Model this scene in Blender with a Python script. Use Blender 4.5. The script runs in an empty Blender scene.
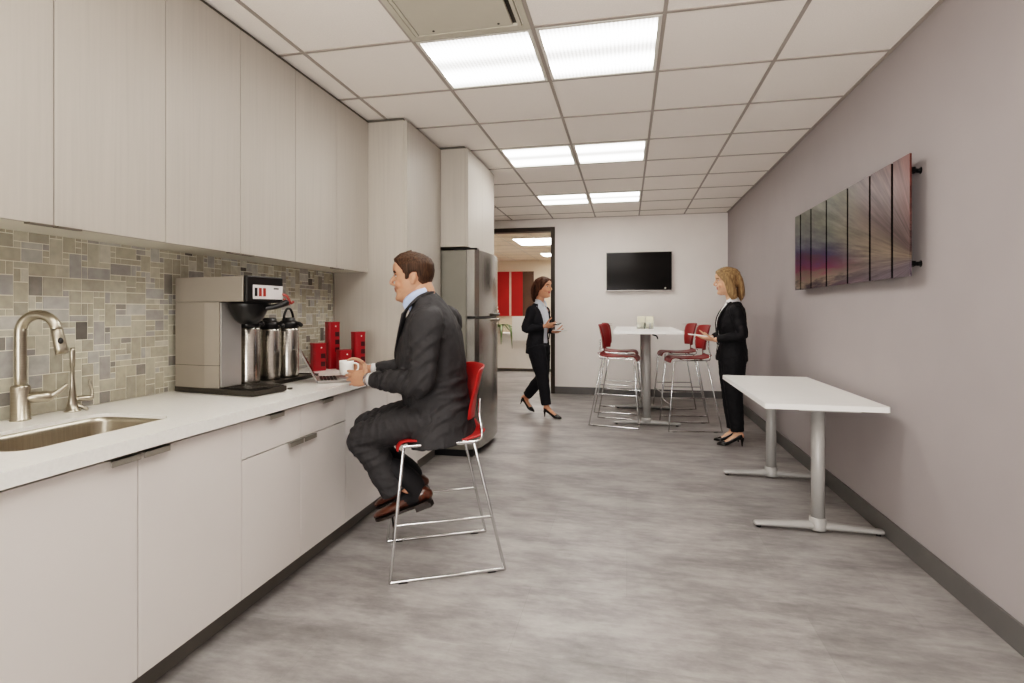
import bpy, bmesh, math, random
from mathutils import Vector, Matrix, noise
random.seed(7)
SC = bpy.context.scene
COL = SC.collection
V = Vector
PI = math.pi

# ------------------------------------------------------------------ materials
def lin(c):
    return tuple(((x/255)/12.92 if x/255 <= .04045 else ((x/255+.055)/1.055)**2.4) for x in c)
class NT:
    def __init__(s, name):
        s.m = bpy.data.materials.new(name); s.m.use_nodes = True
        s.t = s.m.node_tree; s.n = s.t.nodes; s.l = s.t.links
        s.b = s.n['Principled BSDF']
    def new(s, typ, **kw):
        n = s.n.new(typ)
        for k, v in kw.items(): setattr(n, k, v)
        return n
    def link(s, a, b): s.l.new(a, b)
    def coord(s, scale=(1, 1, 1), out='Object', rot=(0, 0, 0)):
        tc = s.new('ShaderNodeTexCoord'); mp = s.new('ShaderNodeMapping')
        mp.inputs['Scale'].default_value = scale; mp.inputs['Rotation'].default_value = rot
        s.link(tc.outputs[out], mp.inputs['Vector']); return mp.outputs['Vector']
    def noise(s, vec, scale=5, detail=4, rough=.5):
        n = s.new('ShaderNodeTexNoise'); n.inputs['Scale'].default_value = scale
        n.inputs['Detail'].default_value = detail; n.inputs['Roughness'].default_value = rough
        s.link(vec, n.inputs['Vector']); return n.outputs['Fac']
    def ramp(s, fac, stops, interp='LINEAR'):
        r = s.new('ShaderNodeValToRGB'); r.color_ramp.interpolation = interp
        e = r.color_ramp.elements
        while len(e) > 1: e.remove(e[-1])
        e[0].position = stops[0][0]; e[0].color = (*stops[0][1], 1)
        for p, c in stops[1:]:
            x = e.new(p); x.color = (*c, 1)
        s.link(fac, r.inputs['Fac']); return r.outputs['Color']
    def math(s, op, a, b=None):
        n = s.new('ShaderNodeMath', operation=op)
        for i, x in enumerate((a, b)):
            if x is None: continue
            if isinstance(x, (int, float)): n.inputs[i].default_value = x
            else: s.link(x, n.inputs[i])
        return n.outputs[0]
    def bump(s, h, strength=.2, dist=.01):
        b = s.new('ShaderNodeBump'); b.inputs['Strength'].default_value = strength
        b.inputs['Distance'].default_value = dist
        s.link(h, b.inputs['Height']); s.link(b.outputs['Normal'], s.b.inputs['Normal'])

def mat(name, rgb, rough=.5, metal=0, var=.06, scale=8, stretch=(1, 1, 1), bump=0, coat=0, spec=.5, emit=None, es=0, detail=4):
    t = NT(name); c = lin(rgb)
    v = t.coord(stretch); f = t.noise(v, scale, detail)
    lo = tuple(x*(1-var) for x in c); hi = tuple(min(1, x*(1+var)) for x in c)
    t.link(t.ramp(f, [(.3, lo), (.7, hi)]), t.b.inputs['Base Color'])
    t.b.inputs['Roughness'].default_value = rough; t.b.inputs['Metallic'].default_value = metal
    t.b.inputs['Specular IOR Level'].default_value = spec
    if coat: t.b.inputs['Coat Weight'].default_value = coat; t.b.inputs['Coat Roughness'].default_value = .1
    if bump: t.bump(f, bump)
    if emit:
        t.b.inputs['Emission Color'].default_value = (*lin(emit), 1); t.b.inputs['Emission Strength'].default_value = es
    return t.m

def m_attr(name, rough=.5, metal=0, var=.12, scale=40, spec=.5, sss=0, bump=0):
    t = NT(name)
    a = t.new('ShaderNodeVertexColor', layer_name='Col')
    f = t.noise(t.coord(), scale, 5)
    mx = t.new('ShaderNodeMix', data_type='RGBA', blend_type='MULTIPLY'); mx.inputs[0].default_value = 1
    t.link(a.outputs['Color'], mx.inputs[6])
    t.link(t.ramp(f, [(.3, (1-var,)*3), (.7, (1+var,)*3)]), mx.inputs[7])
    t.link(mx.outputs[2], t.b.inputs['Base Color'])
    t.b.inputs['Roughness'].default_value = rough; t.b.inputs['Metallic'].default_value = metal
    t.b.inputs['Specular IOR Level'].default_value = spec
    if sss:
        t.b.inputs['Subsurface Weight'].default_value = sss; t.b.inputs['Subsurface Radius'].default_value = (.01, .004, .002)
    if bump: t.bump(f, bump)
    return t.m

def m_floor():
    t = NT('floor_vinyl')
    v = t.coord((1, 1, 1))
    br = t.new('ShaderNodeTexBrick'); br.offset = .37
    br.inputs['Scale'].default_value = 1; br.inputs['Mortar Size'].default_value = .0012
    br.inputs['Brick Width'].default_value = 1.1; br.inputs['Row Height'].default_value = .46
    br.inputs['Color1'].default_value = (.93, .93, .93, 1); br.inputs['Color2'].default_value = (1.05, 1.05, 1.05, 1)
    br.inputs['Mortar'].default_value = (.86, .86, .86, 1); br.inputs['Bias'].default_value = 0
    t.link(v, br.inputs['Vector'])
    v1 = t.coord((1.1, 2.4, 1)); n1 = t.noise(v1, 1.9, 12, .68)
    v2 = t.coord((3, 13, 1)); n2 = t.noise(v2, 2.4, 6, .6)
    v3 = t.coord((1, 1.8, 1)); n3 = t.noise(v3, 18, 9, .75)
    s = t.math('ADD', t.math('MULTIPLY', n1, .62), t.math('ADD', t.math('MULTIPLY', n2, .2), t.math('MULTIPLY', n3, .18)))
    c = t.ramp(s, [(.34, lin((108, 105, 104))), (.45, lin((135, 131, 129))), (.54, lin((156, 152, 149))), (.66, lin((178, 175, 171)))])
    mx = t.new('ShaderNodeMix', data_type='RGBA', blend_type='MULTIPLY'); mx.inputs[0].default_value = 1
    t.link(c, mx.inputs[6]); t.link(br.outputs['Color'], mx.inputs[7])
    t.link(mx.outputs[2], t.b.inputs['Base Color'])
    t.link(t.math('ADD', t.math('MULTIPLY', n3, .25), .27), t.b.inputs['Roughness'])
    t.bump(s, .06); return t.m

def m_woodgrain(name, rgb, axis):
    t = NT(name); c = lin(rgb)
    st = {'z': (38, 38, .9), 'y': (38, .9, 38)}[axis]
    n = t.noise(t.coord(st), 1.6, 6, .6); n2 = t.noise(t.coord((3, 3, .5)), 1.3, 2)
    s = t.math('ADD', t.math('MULTIPLY', n, .75), t.math('MULTIPLY', n2, .25))
    t.link(t.ramp(s, [(.32, tuple(x*.93 for x in c)), (.5, c), (.68, tuple(min(1, x*1.04) for x in c))]), t.b.inputs['Base Color'])
    t.b.inputs['Roughness'].default_value = .5; t.bump(n, .04); return t.m

def m_lens(name, strength):
    # prismatic acrylic lens of a ceiling troffer with two tubes behind it
    t = NT(name)
    tc = t.new('ShaderNodeTexCoord'); sp = t.new('ShaderNodeSeparateXYZ'); t.link(tc.outputs['Object'], sp.inputs[0])
    sx = t.math('SINE', t.math('MULTIPLY', sp.outputs['X'], 2*PI/.02)); sy = t.math('SINE', t.math('MULTIPLY', sp.outputs['Y'], 2*PI/.02))
    pr = t.math('ADD', t.math('MULTIPLY', t.math('ADD', t.math('MULTIPLY', sx, .7), t.math('MULTIPLY', sy, .3)), .38), .8)
    tube = t.math('ADD', t.math('MULTIPLY', t.math('POWER', t.math('ABSOLUTE', t.math('SINE', t.math('MULTIPLY', sp.outputs['Y'], PI/.29))), 3.0), .92), .11)
    t.link(t.math('MULTIPLY', t.math('MULTIPLY', pr, tube), strength), t.b.inputs['Emission Strength'])
    t.b.inputs['Emission Color'].default_value = (1, .968, .925, 1)
    t.b.inputs['Base Color'].default_value = (.8, .8, .8, 1)
    t.b.inputs['Roughness'].default_value = .35; return t.m

def m_art():
    # brushed metal with colour streaks fanning out of the lower right end
    t = NT('streaked_metal')
    tc = t.new('ShaderNodeTexCoord'); sp = t.new('ShaderNodeSeparateXYZ'); t.link(tc.outputs['Object'], sp.inputs[0])
    y = t.math('ADD', sp.outputs['Y'], .10); z = t.math('ADD', sp.outputs['Z'], -.07)
    ang = t.math('ARCTAN2', z, y); rad = t.math('SQRT', t.math('ADD', t.math('MULTIPLY', y, y), t.math('MULTIPLY', z, z)))
    cv = t.new('ShaderNodeCombineXYZ'); t.link(t.math('MULTIPLY', ang, 9), cv.inputs[0]); t.link(t.math('MULTIPLY', rad, .9), cv.inputs[1])
    n = t.noise(cv.outputs[0], 2.6, 6, .65)
    a = t.math('ADD', ang, t.math('MULTIPLY', t.math('SUBTRACT', n, .5), .22))
    far = t.ramp(t.math('ADD', t.math('MULTIPLY', a, .8), .2), [
        (.02, lin((92, 40, 84))), (.10, lin((160, 30, 110))), (.16, lin((70, 52, 92))), (.195, lin((205, 190, 165))), (.24, lin((160, 42, 105))),
        (.30, lin((58, 44, 116))), (.36, lin((120, 128, 125))), (.42, lin((128, 134, 112))), (.50, lin((150, 155, 140))), (.58, lin((150, 152, 112))), (.75, lin((140, 146, 138))), (1, lin((150, 140, 138)))])
    near = t.ramp(t.math('ADD', t.math('MULTIPLY', a, .5), .1), [
        (.05, lin((150, 140, 150))), (.2, lin((190, 175, 150))), (.35, lin((120, 100, 96))), (.5, lin((140, 120, 116))), (.7, lin((150, 112, 104))), (.85, lin((165, 88, 70))), (1, lin((140, 110, 110)))])
    mx = t.new('ShaderNodeMix', data_type='RGBA')
    t.link(t.ramp(sp.outputs['Y'], [(.45, (0, 0, 0)), (1.0, (1, 1, 1))]), mx.inputs[0])
    t.link(near, mx.inputs[6]); t.link(far, mx.inputs[7])
    m2 = t.new('ShaderNodeMix', data_type='RGBA', blend_type='MULTIPLY'); m2.inputs[0].default_value = 1
    t.link(mx.outputs[2], m2.inputs[6]); t.link(t.ramp(n, [(.3, (.17, .16, .17)), (.7, (.66, .63, .66))]), m2.inputs[7])
    t.link(m2.outputs[2], t.b.inputs['Base Color'])
    t.b.inputs['Metallic'].default_value = .55; t.b.inputs['Roughness'].default_value = .33
    return t.m

def m_steel(name, rgb, rough=.28, stretch=(2, 2, 90), var=.08):
    t = NT(name); c = lin(rgb); n = t.noise(t.coord(stretch), 3, 3)
    t.link(t.ramp(n, [(.3, tuple(x*(1-var) for x in c)), (.7, tuple(min(1, x*(1+var)) for x in c))]), t.b.inputs['Base Color'])
    t.b.inputs['Metallic'].default_value = 1
    t.link(t.math('ADD', t.math('MULTIPLY', n, .12), rough-.06), t.b.inputs['Roughness']); return t.m

def m_hair(name, dark, light):
    t = NT(name); n = t.noise(t.coord((90, 90, 7)), 1.5, 4, .6)
    t.link(t.ramp(n, [(.3, lin(dark)), (.7, lin(light))]), t.b.inputs['Base Color'])
    t.b.inputs['Roughness'].default_value = .6; t.b.inputs['Specular IOR Level'].default_value = .25; t.bump(n, .6, .004); return t.m

M = {}
M['floor'] = m_floor()
M['wall_mauve'] = mat('painted_wall_mauve', (163, 156, 155), .75, var=.02, scale=3)
M['wall_white'] = mat('painted_wall_white', (236, 230, 225), .75, var=.02, scale=3)
M['wall_office'] = mat('painted_wall_office', (232, 216, 198), .75, var=.02, scale=3)
M['tile'] = mat('ceiling_tile', (248, 241, 234), .9, var=.035, scale=160, bump=.05)
M['tbar'] = mat('ceiling_tbar', (166, 157, 149), .6, var=.02)
M['tbar_office'] = mat('ceiling_tbar_white', (218, 208, 196), .6, var=.02)
M['tile_office'] = mat('ceiling_tile_office', (244, 230, 214), .9, var=.03, scale=160)
M['base'] = mat('vinyl_base', (99, 97, 95), .45, var=.05)
M['upper'] = m_woodgrain('grained_laminate', (178, 171, 162), 'z')
M['basecab'] = mat('matte_white_laminate', (222, 216, 211), .42, var=.015, scale=4)
M['carcass'] = mat('carcass_grey', (90, 86, 80), .6)
M['under'] = mat('cabinet_underside', (205, 200, 188), .6, var=.02)
M['plinth'] = mat('toe_kick_grey', (116, 113, 108), .5, var=.05)
M['quartz'] = mat('quartz_counter', (246, 244, 238), .22, var=.03, scale=90, coat=.2)
M['nickel'] = m_steel('brushed_nickel', (172, 164, 150), .3)
M['chrome'] = mat('chrome_tube', (216, 216, 216), .14, 1, var=.02)
M['steel'] = m_steel('stainless', (196, 192, 185), .24, (2, 2, 60))
M['fridge_steel'] = m_steel('fridge_stainless', (176, 174, 169), .24, (90, 90, 1.5), .05)
M['fridge_side'] = mat('fridge_side_grey', (128, 125, 116), .42, .4, var=.03)
M['sink'] = m_steel('sink_steel', (190, 182, 168), .34, (4, 60, 4))
M['black'] = mat('black_plastic', (22, 21, 21), .35, var=.1)
M['satin'] = mat('satin_nickel_pull', (146, 141, 132), .36, .35)
M['bronze'] = mat('bronze_pull', (112, 105, 95), .4, .5)
M['darkmetal'] = mat('dark_metal', (66, 62, 56), .38, .4)
M['brewer'] = mat('brewer_steel', (158, 150, 140), .42, .45, var=.02)
M['brewer_front'] = mat('brewer_front_steel', (168, 165, 161), .3, .4, var=.04)
M['panelwhite'] = mat('control_panel', (214, 210, 208), .4, var=.02)
M['redbtn'] = mat('red_button', (150, 52, 40), .4)
M['redtag'] = mat('red_tag', (150, 66, 58), .5)
M['redcan'] = mat('red_lacquer', (146, 18, 28), .28, var=.05, coat=.3)
M['canwin'] = mat('dark_window', (52, 12, 16), .35)
M['white'] = mat('white_laminate', (246, 244, 240), .35, var=.012)
M['mug'] = mat('white_ceramic', (238, 234, 228), .2, var=.02)
M['coffee'] = mat('coffee', (40, 22, 14), .1)
M['legs'] = mat('silver_paint', (168, 166, 163), .4, .1, var=.03)
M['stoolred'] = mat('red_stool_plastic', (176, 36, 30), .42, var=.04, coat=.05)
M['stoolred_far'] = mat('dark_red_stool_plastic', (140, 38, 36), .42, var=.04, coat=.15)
M['laptop'] = mat('laptop_silver', (150, 146, 142), .35, .6)
M['keys'] = mat('laptop_keys', (38, 36, 36), .5)
M['screen'] = mat('tv_screen', (14, 11, 10), .14, var=.05, spec=.22)
M['tvframe'] = mat('tv_frame', (186, 182, 178), .3, .5)
M['door_frame'] = mat('bronze_frame', (62, 55, 48), .4, .3)
M['lens'] = m_lens('troffer_lens', 15.0)
M['lens_office'] = m_lens('office_lens', 30.0)
M['fixture'] = mat('fixture_frame', (226, 222, 214), .4, var=.02)
M['grille'] = mat('vent_paint', (196, 190, 176), .5, var=.02)
M['art'] = m_art()
M['rail'] = mat('black_rail', (20, 19, 19), .35, .6)
M['artred'] = mat('office_art_red', (178, 42, 38), .5, var=.1, scale=3)
M['artbrown'] = mat('office_art_brown', (92, 70, 56), .55, var=.1, scale=3)
M['artpale'] = mat('office_art_pale', (220, 190, 180), .5)
M['leaf'] = mat('leaf_green', (74, 88, 44), .45, var=.25, scale=14)
M['pot'] = mat('pot_white', (225, 220, 212), .35)
M['petal'] = mat('orchid_petal', (236, 228, 214), .5)
M['suit'] = mat('charcoal_suit', (54, 53, 54), .75, var=.16, scale=420, bump=.12, spec=.3)
M['trouser'] = mat('charcoal_trouser', (54, 53, 54), .75, var=.16, scale=420, bump=.12, spec=.3)
M['blacksuit'] = mat('black_suit', (25, 24, 27), .7, var=.15, scale=420, bump=.1, spec=.3)
M['navy'] = mat('dark_navy_suit', (33, 33, 38), .7, var=.15, scale=420, bump=.1, spec=.3)
M['shirtblue'] = mat('blue_shirt', (184, 200, 232), .6, var=.03)
M['shirtwhite'] = mat('white_shirt', (228, 226, 226), .6, var=.03)
M['shirtgrey'] = mat('pale_blue_blouse', (200, 206, 214), .6, var=.03)
M['brownleather'] = mat('brown_leather', (74, 40, 24), .28, var=.18, scale=18, coat=.3)
M['sole'] = mat('dark_sole', (36, 26, 20), .5)
M['blackleather'] = mat('black_leather', (22, 19, 18), .25, var=.1, coat=.3)
M['sock'] = mat('dark_sock', (24, 23, 26), .8)
M['hair_brown'] = m_hair('hair_short_brown', (38, 26, 19), (84, 62, 46))
M['hair_blonde'] = m_hair('hair_blonde', (92, 70, 48), (176, 144, 106))
M['hair_dark'] = m_hair('hair_dark_brown', (44, 28, 20), (92, 62, 44))
M['skin'] = m_attr('skin', .48, 0, .05, 60, .4, .12)
M['eyewhite'] = mat('eye_white', (226, 220, 214), .2)
M['iris'] = mat('eye_iris', (40, 30, 24), .1)
M['paper'] = mat('white_paper', (238, 236, 232), .6, var=.01)
M['phone'] = mat('dark_phone', (50, 50, 54), .25)
M['watch'] = mat('steel_watch', (170, 170, 170), .25, .9)
M['mosaic'] = m_attr('mosaic_tile', .25, 0, .13, 30, .5)
M['grout'] = mat('mosaic_grout', (226, 222, 208), .8, var=.03)
M['card'] = mat('cream_card', (228, 222, 198), .5)
t_ = NT('clear_acrylic'); t_.b.inputs['Transmission Weight'].default_value = .9; t_.b.inputs['Roughness'].default_value = .05
t_.b.inputs['IOR'].default_value = 1.2; t_.b.inputs['Base Color'].default_value = (.95, .96, .95, 1); M['acrylic'] = t_.m

# ------------------------------------------------------------------ mesh helpers
def BM(): return bmesh.new()
def box(bm, x0, x1, y0, y1, z0, z1, bevel=0, mi=0):
    if x0 > x1: x0, x1 = x1, x0
    if y0 > y1: y0, y1 = y1, y0
    vs = [bm.verts.new((x, y, z)) for x in (x0, x1) for y in (y0, y1) for z in (z0, z1)]
    fs = [bm.faces.new([vs[i] for i in q]) for q in ((0, 1, 3, 2), (4, 6, 7, 5), (0, 4, 5, 1), (2, 3, 7, 6), (0, 2, 6, 4), (1, 5, 7, 3))]
    for f in fs: f.material_index = mi
    if bevel:
        es = list({e for f in fs for e in f.edges})
        bmesh.ops.bevel(bm, geom=es, offset=bevel, segments=2, profile=.5, affect='EDGES')
    return fs
def obox(bm, c, size, R, bevel=0):
    tmp = BM(); s = size; box(tmp, -s[0]/2, s[0]/2, -s[1]/2, s[1]/2, -s[2]/2, s[2]/2, bevel)
    join(bm, tmp, Matrix.Translation(V(c)) @ R.to_4x4())
def join(bm, other, mtx=Matrix()):
    mp = {}
    for v in other.verts: mp[v] = bm.verts.new(mtx @ v.co)
    for f in other.faces:
        try:
            n = bm.faces.new([mp[v] for v in f.verts]); n.material_index = f.material_index; n.smooth = f.smooth
        except ValueError: pass
    other.free()
def cr(pts, sub):
    # Catmull-Rom through a list of equal-length tuples
    if sub <= 1 or len(pts) < 3: 
        return [tuple(p) for p in pts]
    out = []
    P = [tuple(2*a-b for a, b in zip(pts[0], pts[1]))] + [tuple(p) for p in pts] + [tuple(2*a-b for a, b in zip(pts[-1], pts[-2]))]
    for i in range(1, len(P)-2):
        for k in range(sub):
            t = k/sub
            out.append(tuple(.5*(2*b + (c-a)*t + (2*a-5*b+4*c-d)*t*t + (3*b-a-3*c+d)*t**3) for a, b, c, d in zip(P[i-1], P[i], P[i+1], P[i+2])))
    out.append(tuple(pts[-1])); return out
def tube(bm, pts, rad, side=(0, 1, 0), n=14, sub=4, round_caps=True, closed=False):
    rows = []
    for p, r in zip(pts, rad):
        a, b = r if isinstance(r, (tuple, list)) else (r, r)
        rows.append((*p, a, b))
    if closed: rows_c = rows
    else: rows_c = cr(rows, sub)
    C = [V(r[:3]) for r in rows_c]; A = [(max(r[3], 1e-4), max(r[4], 1e-4)) for r in rows_c]
    rings = []; sd = V(side).normalized(); m = len(C); prevS = None
    frames = []
    for i in range(m):
        if closed: T = (C[(i+1) % m]-C[i-1])
        else: T = C[min(i+1, m-1)]-C[max(i-1, 0)]
        T.normalize()
        S = sd - T*sd.dot(T)
        if prevS is not None and (S.length < .25): S = prevS - T*prevS.dot(T)
        if S.length < 1e-4: S = T.orthogonal()
        S.normalize(); prevS = S; frames.append((T, S, T.cross(S)))
    def ring(c, S, N, a, b): return [bm.verts.new(c + S*(a*math.cos(2*PI*k/n)) + N*(b*math.sin(2*PI*k/n))) for k in range(n)]
    if round_caps and not closed:
        T, S, N = frames[0]; a, b = A[0]; q = min(a, b)
        for u in (.08, .45, .8): rings.append(ring(C[0]-T*q*math.cos(math.asin(u)), S, N, a*u, b*u))
    for i in range(m): rings.append(ring(C[i], frames[i][1], frames[i][2], *A[i]))
    if round_caps and not closed:
        T, S, N = frames[-1]; a, b = A[-1]; q = min(a, b)
        for u in (.8, .45, .08): rings.append(ring(C[-1]+T*q*math.cos(math.asin(u)), S, N, a*u, b*u))
    K = len(rings)
    for i in range(K if closed else K-1):
        r0, r1 = rings[i], rings[(i+1) % K]
        for k in range(n):
            f = bm.faces.new((r0[k], r0[(k+1) % n], r1[(k+1) % n], r1[k])); f.smooth = True
    if not closed:
        bm.faces.new(list(reversed(rings[0]))); bm.faces.new(rings[-1])
def ell(bm, c, r, R=None, n=16):
    Mx = Matrix.Translation(V(c)) @ (R.to_4x4() if R else Matrix()) @ Matrix.Diagonal((*r, 1))
    res = bmesh.ops.create_uvsphere(bm, u_segments=n, v_segments=max(6, n//2), radius=1, matrix=Mx)
    for v in res['verts']:
        for f in v.link_faces: f.smooth = True
def lathe(bm, prof, c=(0, 0, 0), n=28, axis='z'):
    rings = []
    for r, z in prof:
        ring = []
        for k in range(n):
            a = 2*PI*k/n; p = V((max(r, 1e-4)*math.cos(a), max(r, 1e-4)*math.sin(a), z))
            if axis == 'x': p = V((p.z, p.x, p.y))
            ring.append(bm.verts.new(V(c)+p))
        rings.append(ring)
    for i in range(len(rings)-1):
        for k in range(n):
            f = bm.faces.new((rings[i][k], rings[i][(k+1) % n], rings[i+1][(k+1) % n], rings[i+1][k])); f.smooth = True
    bm.faces.new(list(reversed(rings[0]))); bm.faces.new(rings[-1])
def rloop(x0, x1, y0, y1, r, k=5):
    out = []
    for cx, cy, a0 in ((x1-r, y1-r, 0), (x0+r, y1-r, 90), (x0+r, y0+r, 180), (x1-r, y0+r, 270)):
        for i in range(k+1):
            a = math.radians(a0+90*i/k); out.append((cx+r*math.cos(a), cy+r*math.sin(a)))
    return out
def prism(bm, loop, z0, z1):
    a = [bm.verts.new((x, y, z0)) for x, y in loop]; b = [bm.verts.new((x, y, z1)) for x, y in loop]
    bm.faces.new(list(reversed(a))); bm.faces.new(b); n = len(loop)
    for i in range(n): bm.faces.new((a[i], a[(i+1) % n], b[(i+1) % n], b[i]))

def mk(name, bm, m, parent=None, smooth=None, off=None, recalc=True):
    if recalc: bmesh.ops.recalc_face_normals(bm, faces=bm.faces)
    if off is not None: bmesh.ops.translate(bm, verts=bm.verts, vec=-V(off))
    if smooth is not None:
        for f in bm.faces: f.smooth = smooth
    me = bpy.data.meshes.new(name); bm.to_mesh(me); bm.free()
    for x in (m if isinstance(m, (list, tuple)) else [m]): me.materials.append(x)
    o = bpy.data.objects.new(name, me); COL.objects.link(o)
    if parent: o.parent = parent
    return o
def tag(o, label, cat, group=None):
    o['label'] = label; o['category'] = cat
    if group: o['group'] = group
    return o
def thing(name, label, cat, loc=(0, 0, 0), rz=0, group=None):
    o = bpy.data.objects.new(name, None); COL.objects.link(o)
    o.location = loc; o.rotation_euler = (0, 0, rz); o.empty_display_size = .1
    return tag(o, label, cat, group)
def struct(name, bm, m, parent=None, **k):
    o = mk(name, bm, m, parent, **k); o['kind'] = 'structure'; return o
def dup(o, loc, rz, label, group=None, parent=None):
    c = o.copy(); COL.objects.link(c)
    if parent is None:
        c.location = loc; c.rotation_euler = (0, 0, rz); c['label'] = label
        if group: c['group'] = group
    else: c.parent = parent
    for ch in list(o.children): dup(ch, None, None, None, None, c)
    return c
def bbox1(name, dims, m, parent=None, off=None, bevel=.002, label=None):
    bm = BM(); box(bm, *dims, bevel); o = mk(name, bm, m, parent, off=off)
    if label: o['label'] = label
    return o
def remesh(bm, voxel, smooth=3):
    bmesh.ops.recalc_face_normals(bm, faces=bm.faces)
    me = bpy.data.meshes.new('tmp'); bm.to_mesh(me); bm.free()
    o = bpy.data.objects.new('tmp', me); COL.objects.link(o)
    r = o.modifiers.new('r', 'REMESH'); r.mode = 'VOXEL'; r.voxel_size = voxel
    if smooth:
        s = o.modifiers.new('s', 'SMOOTH'); s.factor = .5; s.iterations = smooth
    dg = bpy.context.evaluated_depsgraph_get(); dg.update()
    ev = o.evaluated_get(dg).to_mesh()
    out = BM(); out.from_mesh(ev)
    o.evaluated_get(dg).to_mesh_clear()
    bpy.data.objects.remove(o); bpy.data.meshes.remove(me)
    for f in out.faces: f.smooth = True
    return out
def wrinkle(bm, amp, sc, aniso=(1, 1, 1)):
    bm.normal_update()
    mv = [(v, v.normal*amp*noise.fractal(V((v.co.x*sc*aniso[0], v.co.y*sc*aniso[1], v.co.z*sc*aniso[2])), 1, 2, 3)) for v in bm.verts]
    for v, d in mv: v.co += d

# ------------------------------------------------------------------ room dimensions
XL, XR, YB, YF, ZC = -2.07, 1.354, 7.8, -3.0, 2.555
ZK = .828                       # counter top
GX = [.17+.61*k for k in range(-3, 2)]
def GY(i): return 3.1336+(i-2)*.61

bm = BM(); box(bm, -4.6, 1.7, YF-.2, 14.4, -.1, 0); struct('floor', bm, M['floor'])
bm = BM(); box(bm, XL-.15, XR+.15, YF-.15, YB+.12, ZC+.002, ZC+.12); ceil = struct('ceiling', bm, M['tile'])
bm = BM()
for x in GX: box(bm, x-.009, x+.009, YF, YB, ZC-.003, ZC+.003)
for i in range(-8, 10):
    if GY(i) < YB: box(bm, XL, XR, GY(i)-.009, GY(i)+.009, ZC-.0025, ZC+.003)
box(bm, XR-.02, XR, YF, YB, ZC-.003, ZC+.003); box(bm, XL, XR, YB-.02, YB, ZC-.003, ZC+.003)
struct('ceiling_grid', bm, M['tbar'], ceil)
bm = BM(); box(bm, XL-.12, XL, YF, YB, 0, ZC); wl = struct('wall_left', bm, M['wall_white'])
bm = BM(); box(bm, XR, XR+.12, YF, YB, 0, ZC); struct('wall_right', bm, M['wall_mauve'])
bm = BM(); box(bm, XL, XR, YF-.12, YF, 0, ZC); struct('wall_front', bm, M['wall_white'])
DX0, DX1, DZ = -1.99, -1.085, 2.375      # clear door opening
bm = BM()
box(bm, DX1+.03, XR, YB, YB+.12, 0, ZC); box(bm, XL, DX1+.03, YB, YB+.12, DZ+.03, ZC); box(bm, XL, DX0-.03, YB, YB+.12, 0, DZ+.03)
struct('wall_back', bm, M['wall_white'])
bm = BM()
box(bm, DX1, DX1+.06, YB-.015, YB+.135, 0, DZ+.06); box(bm, DX0-.06, DX0, YB-.015, YB+.135, 0, DZ+.06); box(bm, DX0, DX1, YB-.015, YB+.135, DZ, DZ+.06)
struct('door_1', bm, M['door_frame'])
bm = BM(); box(bm, XR-.012, XR, YF, YB, 0, .105, .003); struct('baseboard_right', bm, M['base'])
bm = BM(); box(bm, DX1+.06, XR-.012, YB-.012, YB, 0, .105, .003); struct('baseboard_back', bm, M['base'])
# office beyond the doorway
bm = BM(); box(bm, -4.4, 1.4, 14, 14.12, 0, ZC); struct('wall_far', bm, M['wall_office'])
bm = BM(); box(bm, -4.52, -4.4, YB+.12, 14.12, 0, ZC); struct('wall_far_left', bm, M['wall_office'])
bm = BM(); box(bm, 1.4, 1.52, YB+.12, 14.12, 0, ZC); struct('wall_far_right', bm, M['wall_office'])
bm = BM(); box(bm, -4.52, 1.52, YB+.12, 14.12, ZC+.002, ZC+.12); co = struct('ceiling_office', bm, M['tile_office'])
bm = BM()
for k in range(-4, 6):
    x = -1.66+.61*k
    if -4.4 < x < 1.4: box(bm, x-.009, x+.009, YB+.12, 14, ZC-.003, ZC+.003)
for k in range(10): box(bm, -4.4, 1.4, 8.3+.61*k-.009, 8.3+.61*k+.009, ZC-.0025, ZC+.003)
struct('ceiling_office_grid', bm, M['tbar_office'], co)
bm = BM(); box(bm, -4.4, XL-.0, YB+.12, YB+.2, 0, ZC); struct('wall_office_front', bm, M['wall_office'])

# mosaic backsplash
bm = BM(); box(bm, XL, XL+.006, -.6, 3.50, ZK, 1.48)
struct('backsplash_grout', bm, M['grout'], wl)
U = .0236; NYT, NZT = int(3.4/U), int((1.477-ZK)/U)+1
occ = [[False]*NZT for _ in range(NYT)]
SZ = [((4, 2), 4), ((3, 2), 2.5), ((2, 4), 3), ((2, 2), 4), ((2, 3), 2), ((3, 3), .8), ((2, 1), 4.5), ((1, 1), 5), ((1, 2), 3), ((3, 1), 2), ((4, 1), 1.5)]
bm = BM(); cl = bm.loops.layers.float_color.new('Col')
PAL = [((176, 170, 154), 6), ((186, 181, 166), 5), ((166, 161, 147), 3), ((194, 190, 178), 2), ((160, 157, 152), 2), ((170, 168, 164), 2), ((138, 134, 128), .9), ((108, 104, 99), .35), ((182, 180, 174), 2)]
for j in range(NZT):
    for i in range(NYT):
        if occ[i][j]: continue
        for _ in range(12):
            (w, h) = random.choices([s[0] for s in SZ], [s[1] for s in SZ])[0]
            if i+w <= NYT and j+h <= NZT and not any(occ[a][b] for a in range(i, i+w) for b in range(j, j+h)): break
        else: w = h = 1
        for a in range(i, i+w):
            for b in range(j, j+h): occ[a][b] = True
        y0 = .1+i*U; z0 = ZK+j*U; g = .0015
        c = lin(random.choices([p[0] for p in PAL], [p[1] for p in PAL])[0]); k = random.uniform(.92, 1.07)
        fs = box(bm, XL+.004, XL+.0072, y0+g, min(y0+w*U-g, 3.5), z0+g, min(z0+h*U-g, 1.4765))
        for f in fs:
            for lp in f.loops: lp[cl] = (c[0]*k, c[1]*k, c[2]*k, 1)
struct('backsplash', bm, M['mosaic'], wl)

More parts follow.
